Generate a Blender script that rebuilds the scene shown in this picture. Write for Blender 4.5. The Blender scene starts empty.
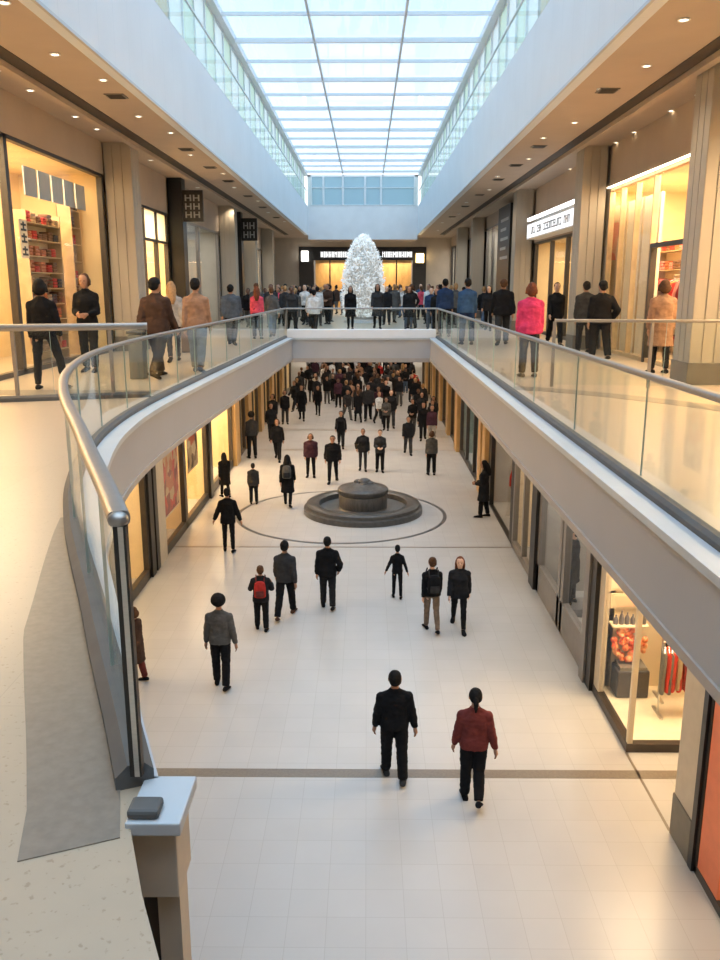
import bpy, bmesh, math, random
import numpy as np
from mathutils import Vector, Matrix, noise
R = random.Random(7)
SC = bpy.context.scene
COL = SC.collection
PI = math.pi

# ------------------------------------------------------------------ materials
MATS = {}
def _new(name):
    m = bpy.data.materials.new(name); m.use_nodes = True
    nt = m.node_tree; nt.nodes.clear()
    out = nt.nodes.new('ShaderNodeOutputMaterial')
    return m, nt, out

def pm(name, col, rough=.6, metal=0., var=.08, scale=6., bump=0., emit=None, estr=0., spec=.5, stretch=None):
    """principled surface with procedural noise variation in colour (and bump)"""
    if name in MATS: return MATS[name]
    m, nt, out = _new(name); N = nt.nodes; Lk = nt.links
    b = N.new('ShaderNodeBsdfPrincipled'); Lk.new(b.outputs[0], out.inputs[0])
    b.inputs['Roughness'].default_value = rough; b.inputs['Metallic'].default_value = metal
    b.inputs['Specular IOR Level'].default_value = spec
    tc = N.new('ShaderNodeTexCoord'); mp = N.new('ShaderNodeMapping'); Lk.new(tc.outputs['Object'], mp.inputs[0])
    if stretch: mp.inputs['Scale'].default_value = stretch
    nz = N.new('ShaderNodeTexNoise'); nz.inputs['Scale'].default_value = scale; nz.inputs['Detail'].default_value = 3
    Lk.new(mp.outputs[0], nz.inputs['Vector'])
    cr = N.new('ShaderNodeValToRGB')
    c = Vector(col)
    cr.color_ramp.elements[0].position = .3; cr.color_ramp.elements[1].position = .7
    cr.color_ramp.elements[0].color = (*(c * (1 - var)), 1); cr.color_ramp.elements[1].color = (*[min(1, v) for v in c * (1 + var)], 1)
    Lk.new(nz.outputs['Fac'], cr.inputs[0]); Lk.new(cr.outputs[0], b.inputs['Base Color'])
    if bump:
        bp = N.new('ShaderNodeBump'); bp.inputs['Strength'].default_value = bump; bp.inputs['Distance'].default_value = .01
        Lk.new(nz.outputs['Fac'], bp.inputs['Height']); Lk.new(bp.outputs[0], b.inputs['Normal'])
    if emit:
        b.inputs['Emission Color'].default_value = (*emit, 1); b.inputs['Emission Strength'].default_value = estr
    MATS[name] = m
    return m

def tiles(name, c1, c2, cm, size, rough, mortar=.012, rvar=.02, speck=False, w=1., offs=0.):
    m, nt, out = _new(name); N = nt.nodes; Lk = nt.links
    b = N.new('ShaderNodeBsdfPrincipled'); Lk.new(b.outputs[0], out.inputs[0])
    tc = N.new('ShaderNodeTexCoord')
    br = N.new('ShaderNodeTexBrick'); br.offset = offs; br.squash = 1.
    br.inputs['Scale'].default_value = 1.; br.inputs['Brick Width'].default_value = size * w; br.inputs['Row Height'].default_value = size
    br.inputs['Mortar Size'].default_value = mortar * .5; br.inputs['Mortar Smooth'].default_value = .2
    br.inputs['Color1'].default_value = (*c1, 1); br.inputs['Color2'].default_value = (*c2, 1); br.inputs['Mortar'].default_value = (*cm, 1)
    Lk.new(tc.outputs['Object'], br.inputs['Vector'])
    nz = N.new('ShaderNodeTexNoise'); nz.inputs['Scale'].default_value = 1.3 if not speck else 9.; nz.inputs['Detail'].default_value = 5
    Lk.new(tc.outputs['Object'], nz.inputs['Vector'])
    mx = N.new('ShaderNodeMixRGB'); mx.blend_type = 'MULTIPLY'; mx.inputs[0].default_value = .10
    Lk.new(br.outputs['Color'], mx.inputs[1]); Lk.new(nz.outputs['Fac'], mx.inputs[2])
    last = mx.outputs[0]
    if speck:
        n2 = N.new('ShaderNodeTexNoise'); n2.inputs['Scale'].default_value = 38.; n2.inputs['Detail'].default_value = 2
        Lk.new(tc.outputs['Object'], n2.inputs['Vector'])
        r2 = N.new('ShaderNodeValToRGB'); r2.color_ramp.elements[0].position = .30; r2.color_ramp.elements[1].position = .37
        r2.color_ramp.elements[0].color = (.62, .55, .46, 1); r2.color_ramp.elements[1].color = (1, 1, 1, 1)
        Lk.new(n2.outputs['Fac'], r2.inputs[0])
        m2 = N.new('ShaderNodeMixRGB'); m2.blend_type = 'MULTIPLY'; m2.inputs[0].default_value = .55
        Lk.new(last, m2.inputs[1]); Lk.new(r2.outputs[0], m2.inputs[2]); last = m2.outputs[0]
    Lk.new(last, b.inputs['Base Color'])
    mr = N.new('ShaderNodeMapRange'); mr.inputs['To Min'].default_value = rough - rvar; mr.inputs['To Max'].default_value = rough + rvar
    Lk.new(nz.outputs['Fac'], mr.inputs['Value']); Lk.new(mr.outputs[0], b.inputs['Roughness'])
    MATS[name] = m
    return m

def panel_mat(name, col, seam, width, axis=1, rough=.4):
    """cladding with fine vertical joints along one axis"""
    m, nt, out = _new(name); N = nt.nodes; Lk = nt.links
    b = N.new('ShaderNodeBsdfPrincipled'); Lk.new(b.outputs[0], out.inputs[0]); b.inputs['Roughness'].default_value = rough
    tc = N.new('ShaderNodeTexCoord'); sp = N.new('ShaderNodeSeparateXYZ'); Lk.new(tc.outputs['Object'], sp.inputs[0])
    dv = N.new('ShaderNodeMath'); dv.operation = 'DIVIDE'; dv.inputs[1].default_value = width; Lk.new(sp.outputs[axis], dv.inputs[0])
    fr = N.new('ShaderNodeMath'); fr.operation = 'FRACT'; Lk.new(dv.outputs[0], fr.inputs[0])
    cr = N.new('ShaderNodeValToRGB'); cr.color_ramp.elements[0].color = (*seam, 1); cr.color_ramp.elements[1].color = (*col, 1)
    cr.color_ramp.elements[0].position = 0; cr.color_ramp.elements[1].position = .025
    Lk.new(fr.outputs[0], cr.inputs[0])
    nz = N.new('ShaderNodeTexNoise'); nz.inputs['Scale'].default_value = .8; Lk.new(tc.outputs['Object'], nz.inputs['Vector'])
    mx = N.new('ShaderNodeMixRGB'); mx.blend_type = 'MULTIPLY'; mx.inputs[0].default_value = .12
    Lk.new(cr.outputs[0], mx.inputs[1]); Lk.new(nz.outputs['Fac'], mx.inputs[2]); Lk.new(mx.outputs[0], b.inputs['Base Color'])
    MATS[name] = m
    return m

def glass_mat(name, tint=(.93, .965, .95), ior=1.45, gl=(1, 1, 1), graze=.30, haze=0., hazecol=(.8, .86, .84)):
    m, nt, out = _new(name); N = nt.nodes; Lk = nt.links
    t = N.new('ShaderNodeBsdfTransparent'); t.inputs[0].default_value = (*tint, 1)
    g = N.new('ShaderNodeBsdfGlossy'); g.inputs['Roughness'].default_value = .03; g.inputs[0].default_value = (*gl, 1)
    lw = N.new('ShaderNodeLayerWeight'); lw.inputs[0].default_value = .5
    pw_ = N.new('ShaderNodeMath'); pw_.operation = 'POWER'; pw_.inputs[1].default_value = 4.; Lk.new(lw.outputs['Facing'], pw_.inputs[0])
    f = N.new('ShaderNodeMath'); f.operation = 'MULTIPLY_ADD'; f.inputs[1].default_value = graze; f.inputs[2].default_value = ((ior - 1) / (ior + 1)) ** 2 * .7; Lk.new(pw_.outputs[0], f.inputs[0])
    nz = N.new('ShaderNodeTexNoise'); nz.inputs['Scale'].default_value = .6
    bp = N.new('ShaderNodeBump'); bp.inputs['Strength'].default_value = .02; Lk.new(nz.outputs['Fac'], bp.inputs['Height']); Lk.new(bp.outputs[0], g.inputs['Normal'])
    mx = N.new('ShaderNodeMixShader'); Lk.new(f.outputs[0], mx.inputs[0]); Lk.new(t.outputs[0], mx.inputs[1]); Lk.new(g.outputs[0], mx.inputs[2])
    last = mx.outputs[0]
    if haze:
        d = N.new('ShaderNodeBsdfDiffuse'); d.inputs[0].default_value = (*hazecol, 1)
        m2 = N.new('ShaderNodeMixShader'); m2.inputs[0].default_value = haze
        Lk.new(last, m2.inputs[1]); Lk.new(d.outputs[0], m2.inputs[2]); last = m2.outputs[0]
    Lk.new(last, out.inputs[0]); MATS[name] = m
    return m

def frosted(name, col, transp=.25):
    m, nt, out = _new(name); N = nt.nodes; Lk = nt.links
    tl = N.new('ShaderNodeBsdfTranslucent'); df = N.new('ShaderNodeBsdfDiffuse')
    nz = N.new('ShaderNodeTexNoise'); nz.inputs['Scale'].default_value = 1.5
    cr = N.new('ShaderNodeValToRGB'); cr.color_ramp.elements[0].color = (*(Vector(col) * .85), 1); cr.color_ramp.elements[1].color = (*col, 1)
    Lk.new(nz.outputs['Fac'], cr.inputs[0]); Lk.new(cr.outputs[0], tl.inputs[0]); Lk.new(cr.outputs[0], df.inputs[0])
    a = N.new('ShaderNodeMixShader'); a.inputs[0].default_value = .35; Lk.new(tl.outputs[0], a.inputs[1]); Lk.new(df.outputs[0], a.inputs[2])
    t = N.new('ShaderNodeBsdfTransparent'); t.inputs[0].default_value = (.95, 1, .97, 1)
    c = N.new('ShaderNodeMixShader'); c.inputs[0].default_value = transp; Lk.new(a.outputs[0], c.inputs[1]); Lk.new(t.outputs[0], c.inputs[2])
    Lk.new(c.outputs[0], out.inputs[0]); MATS[name] = m
    return m

def print_mat(name, cols, scale=5., estr=0.):
    """abstract multi-colour print (posters, wrapped goods)"""
    m, nt, out = _new(name); N = nt.nodes; Lk = nt.links
    b = N.new('ShaderNodeBsdfPrincipled'); Lk.new(b.outputs[0], out.inputs[0]); b.inputs['Roughness'].default_value = .5
    tc = N.new('ShaderNodeTexCoord'); v = N.new('ShaderNodeTexVoronoi'); v.inputs['Scale'].default_value = scale
    nz = N.new('ShaderNodeTexNoise'); nz.inputs['Scale'].default_value = scale * .6; nz.inputs['Detail'].default_value = 4
    Lk.new(tc.outputs['Object'], nz.inputs['Vector'])
    ma = N.new('ShaderNodeMixRGB'); ma.blend_type = 'ADD'; ma.inputs[0].default_value = .35; Lk.new(tc.outputs['Object'], ma.inputs[1]); Lk.new(nz.outputs['Color'], ma.inputs[2]); Lk.new(ma.outputs[0], v.inputs['Vector'])
    cr = N.new('ShaderNodeValToRGB'); cr.color_ramp.interpolation = 'CONSTANT'
    sp = N.new('ShaderNodeSeparateColor'); Lk.new(v.outputs['Color'], sp.inputs[0]); Lk.new(sp.outputs[0], cr.inputs[0])
    e = cr.color_ramp.elements
    e[0].color = (*cols[0], 1); e[1].color = (*cols[1], 1); e[1].position = 1. / len(cols)
    for i, c in enumerate(cols[2:]):
        k = e.new((i + 2.) / len(cols)); k.color = (*c, 1)
    Lk.new(cr.outputs[0], b.inputs['Base Color'])
    if estr:
        Lk.new(cr.outputs[0], b.inputs['Emission Color']); b.inputs['Emission Strength'].default_value = estr
    MATS[name] = m
    return m

def emis(name, col, s):
    if name in MATS: return MATS[name]
    m, nt, out = _new(name); e = nt.nodes.new('ShaderNodeEmission'); e.inputs[0].default_value = (*col, 1); e.inputs[1].default_value = s
    nt.links.new(e.outputs[0], out.inputs[0]); MATS[name] = m
    return m

M_floor = tiles('lower floor tiles', (.55, .535, .52), (.57, .555, .54), (.48, .46, .44), .46, .26, mortar=.008)
M_deck = tiles('upper floor stone', (.47, .375, .275), (.49, .39, .29), (.42, .335, .25), 1.6, .30, mortar=.006, speck=True)
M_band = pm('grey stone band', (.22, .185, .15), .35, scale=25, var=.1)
M_ring = pm('dark grey inlay', (.10, .10, .105), .35, scale=20)
M_fascia = panel_mat('grey fascia cladding', (.40, .41, .44), (.37, .38, .41), .11, 1, .45)
M_fasciaB = pm('grey fascia front', (.44, .455, .48), .45, var=.03, scale=2)
M_soffedge = pm('taupe soffit edge', (.40, .36, .33), .6, var=.05)
M_ledge = pm('pale ledge metal', (.50, .54, .58), .35, var=.04, scale=3)
M_upf = panel_mat('white upper fascia', (.74, .80, .86), (.64, .71, .78), .9, 1, .45)
M_ceil = pm('beige ceiling plaster', (.47, .385, .31), .8, var=.04, scale=1.2)
M_lceil = pm('lower ceiling plaster', (.60, .52, .43), .85, var=.04, scale=1.2)
M_groove = pm('dark ceiling slot', (.045, .035, .03), .7)
M_white = pm('white plaster', (.80, .82, .85), .7, var=.03, scale=1.5)
M_wall = pm('beige wall', (.58, .50, .41), .7, var=.06, scale=1.4)
M_pillar = pm('greige pillar cladding', (.41, .37, .31), .55, var=.06, scale=2, stretch=(1, 1, .2))
M_pillarbase = pm('dark pillar base', (.16, .145, .125), .45, var=.1)
M_beigep = pm('cream pillar', (.60, .53, .43), .6, var=.05)
M_gpil = pm('grey frame metal', (.27, .25, .235), .4, metal=.3, var=.06)
M_black = pm('black frame', (.018, .016, .015), .4, var=.1)
M_dark = pm('dark brown frame', (.05, .04, .033), .4, var=.1)
M_steel = pm('brushed steel', (.62, .62, .61), .28, metal=1., var=.05, scale=30, stretch=(1, 1, 8))
M_rail = pm('satin rail metal', (.36, .34, .32), .38, metal=.75, var=.05, scale=20)
M_chan = pm('dark grey channel', (.12, .118, .116), .6, var=.08, spec=.2)
M_glass = glass_mat('rail glass', (.95, .975, .965), 1.42)
M_sglass = glass_mat('shop glass', (.96, .96, .95), 1.3, graze=.14)
M_skyg = glass_mat('skylight glass', (.90, .95, .985), 1.3)
M_edge = pm('green glass edge', (.42, .55, .52), .2, var=.05)
M_bar = pm('white glazing bar', (.70, .74, .78), .5, var=.03)
M_fr_g = frosted('pale green frosted glass', (.80, .90, .80))
M_fr_w = frosted('white frosted glass', (.92, .96, .96))
M_fr_b = frosted('tan blind glass', (.78, .74, .58), .05)
M_fr_blue = glass_mat('blue end glass', (.74, .84, .89), 1.4, haze=.4, hazecol=(.6, .75, .8))
M_warm = pm('warm shop wall', (.85, .68, .40), .7, var=.08, scale=1.5)
M_cream = pm('cream shop wall', (.86, .74, .54), .7, var=.05, scale=1.5)
M_gold = pm('gold timber panel', (.60, .37, .15), .45, var=.2, scale=3, stretch=(1, 4, .3))
M_neut = pm('neutral shop wall', (.56, .54, .48), .7, var=.08, scale=1.5)
M_dim = pm('dim shop wall', (.42, .39, .35), .7, var=.1, scale=1.5)
M_coral = pm('coral painted panel', (.84, .24, .12), .5, var=.05)
M_wood = pm('shelf timber', (.55, .40, .23), .5, var=.15, scale=4, stretch=(1, 6, 1))
M_ledw = emis('white led', (1, .97, .92), 5.)
M_ledwarm = emis('warm led', (1, .83, .58), 9.)
M_letter = pm('dark lettering', (.05, .05, .055), .5)
M_letw = emis('white lettering', (1, 1, 1), 1.6)
M_stone = pm('dark fountain stone', (.085, .08, .075), .38, var=.3, scale=9, bump=.25)
M_stone2 = pm('wet rim stone', (.075, .071, .066), .32, var=.25, scale=7, bump=.15)
M_water = pm('basin water', (.17, .17, .165), .06, var=.1, scale=3, bump=.4)
M_crys = pm('white crystal', (.93, .94, .93), .25, var=.06, scale=9, emit=(1, .97, .93), estr=.18)
M_crys2 = pm('white crystal core', (.62, .60, .56), .5, var=.4, scale=14, emit=(1, .93, .84), estr=.06, bump=.6)
M_lamp = emis('yellow lantern glow', (1, .72, .30), 7.)
M_binG = pm('grey bin metal', (.22, .22, .21), .45, metal=.4, var=.06)
M_binB = pm('brown bin metal', (.13, .085, .06), .45, metal=.3, var=.06)

# ------------------------------------------------------------------ object helpers
def tag(o, label=None, cat=None, group=None, kind=None):
    if label: o['label'] = label
    if cat: o['category'] = cat
    if group: o['group'] = group
    if kind: o['kind'] = kind
    return o

def empty(name, loc, label=None, cat=None, group=None, rz=0.):
    o = bpy.data.objects.new(name, None); COL.objects.link(o); o.location = loc; o.rotation_euler = (0, 0, rz)
    o.empty_display_size = .2
    return tag(o, label, cat, group)

class MB:
    def __init__(self): self.v = []; self.f = []
    def add(self, vs, fs):
        n = len(self.v); self.v += [tuple(p) for p in vs]; self.f += [tuple(i + n for i in f) for f in fs]; return self
    def box(self, x0, y0, z0, x1, y1, z1):
        if x0 > x1: x0, x1 = x1, x0
        if y0 > y1: y0, y1 = y1, y0
        if z0 > z1: z0, z1 = z1, z0
        return self.add([(x0, y0, z0), (x1, y0, z0), (x1, y1, z0), (x0, y1, z0), (x0, y0, z1), (x1, y0, z1), (x1, y1, z1), (x0, y1, z1)],
                 [(3, 2, 1, 0), (4, 5, 6, 7), (0, 1, 5, 4), (1, 2, 6, 5), (2, 3, 7, 6), (3, 0, 4, 7)])
    def prism(self, poly, z0, z1):
        n = len(poly)
        return self.add([(p[0], p[1], z0) for p in poly] + [(p[0], p[1], z1) for p in poly],
                 [tuple(range(n))[::-1], tuple(range(n, 2 * n))] + [(i, (i + 1) % n, n + (i + 1) % n, n + i) for i in range(n)])
    def lathe(self, prof, c=(0, 0, 0), seg=32, sy=1.):
        vs = []; fs = []; n = len(prof)
        for i in range(seg):
            a = 2 * PI * i / seg
            vs += [(c[0] + r * math.cos(a), c[1] + r * math.sin(a) * sy, c[2] + z) for r, z in prof]
        for i in range(seg):
            j = (i + 1) % seg
            for k in range(n - 1): fs.append((i * n + k, j * n + k, j * n + k + 1, i * n + k + 1))
        return self.add(vs, fs)
    def ribbon(self, path, nrm, prof, zs0=0.):
        """sweep a closed (offset,z) profile along a plan path with per-point normals"""
        n = len(prof); vs = []; fs = []
        for (x, y), (nx, ny) in zip(path, nrm):
            vs += [(x + nx * o, y + ny * o, z + zs0) for o, z in prof]
        for i in range(len(path) - 1):
            for k in range(n):
                l = (k + 1) % n
                fs.append((i * n + k, i * n + l, (i + 1) * n + l, (i + 1) * n + k))
        fs.append(tuple(range(n))[::-1]); m = (len(path) - 1) * n; fs.append(tuple(range(m, m + n)))
        return self.add(vs, fs)
    def tube(self, pts, r, seg=8):
        pts = [Vector(p) for p in pts]; rs = r if isinstance(r, (list, tuple)) else [r] * len(pts)
        vs = []; fs = []
        up = Vector((0, 0, 1)); d0 = (pts[-1] - pts[0]).normalized()
        if abs(d0.z) > .9: up = Vector((0, 1, 0))
        for i, p in enumerate(pts):
            d = (pts[min(i + 1, len(pts) - 1)] - pts[max(i - 1, 0)]).normalized()
            a = d.cross(up).normalized(); b = a.cross(d)
            for k in range(seg):
                t = 2 * PI * k / seg; vs.append(p + a * math.cos(t) * rs[i] + b * math.sin(t) * rs[i])
        for i in range(len(pts) - 1):
            for k in range(seg):
                l = (k + 1) % seg; fs.append((i * seg + k, i * seg + l, (i + 1) * seg + l, (i + 1) * seg + k))
        fs.append(tuple(range(seg))[::-1]); m = (len(pts) - 1) * seg; fs.append(tuple(range(m, m + seg)))
        return self.add(vs, fs)
    def ball(self, c, r, seg=10, rings=7):
        r = r if isinstance(r, (tuple, list)) else (r, r, r)
        vs = [(c[0], c[1], c[2] - r[2])]; fs = []
        for i in range(1, rings):
            p = -PI / 2 + PI * i / rings
            for k in range(seg):
                t = 2 * PI * k / seg; vs.append((c[0] + r[0] * math.cos(p) * math.cos(t), c[1] + r[1] * math.cos(p) * math.sin(t), c[2] + r[2] * math.sin(p)))
        vs.append((c[0], c[1], c[2] + r[2])); top = len(vs) - 1
        for k in range(seg):
            l = (k + 1) % seg; fs.append((0, 1 + l, 1 + k)); b = 1 + (rings - 2) * seg; fs.append((top, b + k, b + l))
            for i in range(rings - 2): fs.append((1 + i * seg + k, 1 + i * seg + l, 1 + (i + 1) * seg + l, 1 + (i + 1) * seg + k))
        return self.add(vs, fs)
    def loft(self, rings):
        """rings: (cx,cy,cz,rx,ry) horizontal ellipses bottom->top, closed ends"""
        seg = 16; vs = []; fs = []
        for cx, cy, cz, rx, ry in rings:
            for k in range(seg):
                t = 2 * PI * k / seg; c, s = math.cos(t), math.sin(t)
                e = .8
                vs.append((cx + rx * math.copysign(abs(c) ** e, c), cy + ry * math.copysign(abs(s) ** e, s), cz))
        for i in range(len(rings) - 1):
            for k in range(seg):
                l = (k + 1) % seg; fs.append((i * seg + k, i * seg + l, (i + 1) * seg + l, (i + 1) * seg + k))
        fs.append(tuple(range(seg))[::-1]); m = (len(rings) - 1) * seg; fs.append(tuple(range(m, m + seg)))
        return self.add(vs, fs)
    def mesh(self, name, off=(0, 0, 0), smooth=False, bevel=0.):
        me = bpy.data.meshes.new(name)
        me.from_pydata([(a - off[0], b - off[1], c - off[2]) for a, b, c in self.v], [], self.f)
        bm = bmesh.new(); bm.from_mesh(me); bmesh.ops.recalc_face_normals(bm, faces=bm.faces)
        if bevel: bmesh.ops.bevel(bm, geom=bm.edges[:], offset=bevel, segments=2, affect='EDGES', profile=.5)
        bm.to_mesh(me); bm.free()
        if smooth:
            me.polygons.foreach_set('use_smooth', [True] * len(me.polygons))
            try: me.set_sharp_from_angle(angle=math.radians(38))
            except Exception: pass
        me.update(); return me
    def build(self, name, mat, parent=None, smooth=False, bevel=0., origin=None, label=None, cat=None, group=None, kind=None):
        if parent is not None:
            off = Vector((0, 0, 0)); p = parent
            while p is not None: off += Vector(p.location); p = p.parent
        elif origin is not None: off = Vector(origin)
        else:
            a = np.array(self.v); lo = a.min(0); hi = a.max(0); off = Vector(((lo[0] + hi[0]) / 2, (lo[1] + hi[1]) / 2, lo[2]))
        me = self.mesh(name, off, smooth, bevel); me.materials.append(mat)
        o = bpy.data.objects.new(name, me); COL.objects.link(o)
        if parent is not None: o.parent = parent
        else: o.location = off
        return tag(o, label, cat, group, kind)

def struct(name, mb, mat, **k): return mb.build(name, mat, kind='structure', origin=k.pop('origin', None), **k)
W0 = (0, 0, 0)

def copy_tree(o, parent=None):
    c = o.copy(); COL.objects.link(c)
    if parent is not None: c.parent = parent
    for ch in list(o.children): copy_tree(ch, c)
    return c

def catmull(P, n=8):
    out = []
    Q = [2 * Vector(P[0]) - Vector(P[1])] + [Vector(p) for p in P] + [2 * Vector(P[-1]) - Vector(P[-2])]
    for i in range(1, len(Q) - 2):
        a, b, c, d = Q[i - 1:i + 3]
        for k in range(n):
            t = k / n
            out.append(.5 * ((2 * b) + (c - a) * t + (2 * a - 5 * b + 4 * c - d) * t * t + (3 * b - a - 3 * c + d) * t ** 3))
    out.append(Q[-2]); return [(p[0], p[1]) for p in out]

def normals(path, sign=1):
    out = []
    for i in range(len(path)):
        a = Vector(path[max(i - 1, 0)]); b = Vector(path[min(i + 1, len(path) - 1)]); d = (b - a).normalized()
        out.append((d.y * sign, -d.x * sign))
    return out

# ------------------------------------------------------------------ dimensions
UP = 5.5            # upper floor
SOF = 4.85          # lower ceiling
UC = 10.9           # upper walkway ceiling
XL, XR = -5.5, 4.15         # lower shop lines
BRY = 28.9          # far end of the well
EXL, EXR = -4.3, 3.67       # upper fascia lines
EY = 62.5           # end of the skylight
UF = 12.85          # top of upper fascia
SKZ = 15.0          # skylight

GL = catmull([(-2.8, 28.7), (-2.93, 25), (-3.06, 20), (-3.22, 15.5), (-3.3, 12), (-3.2, 10), (-2.96, 8.5), (-2.6, 7.1), (-2.22, 6.), (-1.9, 5.2), (-1.56, 4.4), (-1.25, 3.65), (-1.0, 3.06), (-.82, 2.62)], 6)
NL = normals(GL, -1)      # towards the well
assert NL[0][0] > 0, NL[0]
def tap(y): return max(.28, min(1., .28 + .72 * (y - 3.) / 5.))
NT = [(nx * tap(y), ny * tap(y)) for (x, y), (nx, ny) in zip(GL, NL)]
GR = [(2.42, 28.7 - i * .8) for i in range(36)]
NR = [(-1, 0)] * len(GR)

# ------------------------------------------------------------------ floors, ceilings, walls
struct('floor', MB().box(-10.5, -3, -.2, 10.5, 82, 0), M_floor, origin=W0)
# upper floors as one ring of stone slabs
def off(path, nrm, o): return [(x + nx * o, y + ny * o) for (x, y), (nx, ny) in zip(path, nrm)]
LE = off(GL, NL, .06)
b = MB()
for i in range(len(LE) - 1):
    (x0, y0), (x1, y1) = LE[i], LE[i + 1]
    b.prism([(-10.5, y1), (x1, y1), (x0, y0), (-10.5, y0)], UP - .05, UP)
near = [(-.80, LE[-1][1]), (-.79, 2.41), (-.66, 2.08), (-.55, 1.84), (-.38, 1.4), (-.15, .95), (.25, .5), (.8, .33), (2.48, .3)]
for i in range(len(near) - 1):
    (x0, y0), (x1, y1) = near[i], near[i + 1]
    b.prism([(x1, y1), (x0, y0), (x0, -3), (x1, -3)] if i >= 99 else [(x0, -3), (x1, -3), (x1, y1), (x0, y0)], UP - .05, UP)
b.prism([(-10.5, -3), (-.80, -3), near[0], (-10.5, near[0][1])], UP - .05, UP)
struct('floor_upper_left', b, M_deck, origin=W0)
struct('floor_upper_right', MB().box(2.48, -3, UP - .05, 10.5, 28.7, UP), M_deck, origin=W0)
struct('floor_upper_far', MB().box(-10.5, 28.7, UP - .05, 10.5, 72, UP), M_deck, origin=W0)
# lower ceilings (the slab body)
b = MB(); SE = off(GL, NL, .05)
for i in range(len(SE) - 1):
    (x0, y0), (x1, y1) = SE[i], SE[i + 1]
    b.prism([(-10.5, y1), (x1, y1), (x0, y0), (-10.5, y0)], SOF, UP - .06)
b.box(-10.5, -3, SOF, -1.6, SE[-1][1], UP - .06)
struct('ceiling_lower_left', b, M_lceil, origin=W0)
struct('ceiling_lower_right', MB().box(2.5, -3, SOF, 10.5, 28.7, UP - .06), M_lceil, origin=W0)
struct('ceiling_lower_far', MB().box(-10.5, 28.95, SOF, 10.5, 82, UP - .06), M_lceil, origin=W0)
# fascias of the well
def prof(o0, o1, z0, z1): return [(o0, z0), (o1, z0), (o1, z1), (o0, z1)]
b = MB().ribbon(GL, NT, prof(.05, .24, SOF - .02, UP - .045)); struct('trim_1', b, M_fascia, origin=W0, smooth=True)
b = MB().ribbon(GR, NR, prof(.05, .24, SOF - .02, UP - .045)); struct('trim_2', b, M_fascia, origin=W0)
struct('trim_3', MB().box(-2.62, 28.6, SOF - .02, 2.22, 28.9, UP - .05), M_fasciaB, origin=W0)
# soffit edge strips
b = MB().ribbon(GL, NT, prof(.03, .26, SOF - .1, SOF - .02)); struct('trim_4', b, M_soffedge, origin=W0, smooth=True)
b = MB().ribbon(GR, NR, prof(.03, .26, SOF - .1, SOF - .02)); struct('trim_5', b, M_soffedge, origin=W0)
struct('trim_6', MB().box(-2.62, 28.58, SOF - .16, 2.22, 28.95, SOF - .02), M_soffedge, origin=W0)
# pale ledges outside the glass
b = MB().ribbon(GL, NT, prof(.065, .27, UP - .045, UP + .02)); struct('trim_7', b, M_ledge, origin=W0, smooth=True)
b = MB().ribbon(GR, NR, prof(.065, .27, UP - .045, UP + .02)); struct('trim_8', b, M_ledge, origin=W0)
struct('trim_9', MB().box(-2.72, 28.55, UP - .045, 2.34, 28.68, UP + .02), M_ledge, origin=W0)
# white kerb along the bridge
struct('trim_10', MB().box(-2.76, 28.72, UP, 2.38, 29.05, UP + .30), M_white, origin=W0, bevel=.02)
# grey stone bands in the upper floor
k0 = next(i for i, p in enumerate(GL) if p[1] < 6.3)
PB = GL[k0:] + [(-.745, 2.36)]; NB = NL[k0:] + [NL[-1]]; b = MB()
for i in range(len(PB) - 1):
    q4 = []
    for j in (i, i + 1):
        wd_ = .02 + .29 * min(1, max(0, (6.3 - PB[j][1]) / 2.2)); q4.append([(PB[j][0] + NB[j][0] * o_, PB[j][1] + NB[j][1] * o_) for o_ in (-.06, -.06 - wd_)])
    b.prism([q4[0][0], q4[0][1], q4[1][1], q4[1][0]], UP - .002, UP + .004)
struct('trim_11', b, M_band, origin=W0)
b = MB(); b.box(-6.9, 13.55, UP - .002, -3.4, 14.15, UP + .004); struct('trim_12', b, M_band, origin=W0)
b = MB(); cv = catmull([(2.6, 14.6), (3.6, 13.9), (4.8, 12.6), (5.8, 10.9), (6.6, 8.8)], 6)
b.ribbon(cv, normals(cv, 1), prof(-.25, .25, UP - .002, UP + .004)); struct('trim_13', b, M_band, origin=W0)
# lower floor: cross bands, border joint, ring inlay
struct('trim_14', MB().box(XL, 11.12, -.001, 4.9, 11.34, .004), M_band, origin=W0)
for i, (y, w) in enumerate([(22.4, .08), (36.7, .16), (42.0, .2)]):
    struct('trim_%d' % (15 + i), MB().box(XL, y, -.001, XR, y + w, .004), M_band, origin=W0)
b = MB(); seg = 96
cx, cy, r0, r1 = -.82, 25.9, 3.30, 3.42
ring = [(cx + math.cos(2 * PI * i / seg), cy + math.sin(2 * PI * i / seg)) for i in range(seg + 1)]
pth = [(cx + r0 * math.cos(2 * PI * i / seg), cy + r0 * .93 * math.sin(2 * PI * i / seg)) for i in range(seg + 1)]
b.ribbon(pth, [(math.cos(2 * PI * i / seg), math.sin(2 * PI * i / seg)) for i in range(seg + 1)], prof(0, .12, -.001, .004))
struct('trim_18', b, M_ring, origin=W0)
struct('trim_19', MB().box(XR - .02, 9.9, -.001, XR + .02, 11.85, .004), M_band, origin=W0)
# upper walkway ceilings
struct('ceiling_upper_left', MB().box(-10.5, -3, UC, EXL - .02, EY + 6, UC + .3), M_ceil, origin=W0)
struct('ceiling_upper_right', MB().box(EXR + .02, -3, UC, 10.5, EY + 6, UC + .3), M_ceil, origin=W0)
struct('ceiling_upper_far', MB().box(EXL - .02, EY + .3, UC - .3, EXR + .02, EY + 6, UC), M_ceil, origin=W0)
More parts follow.
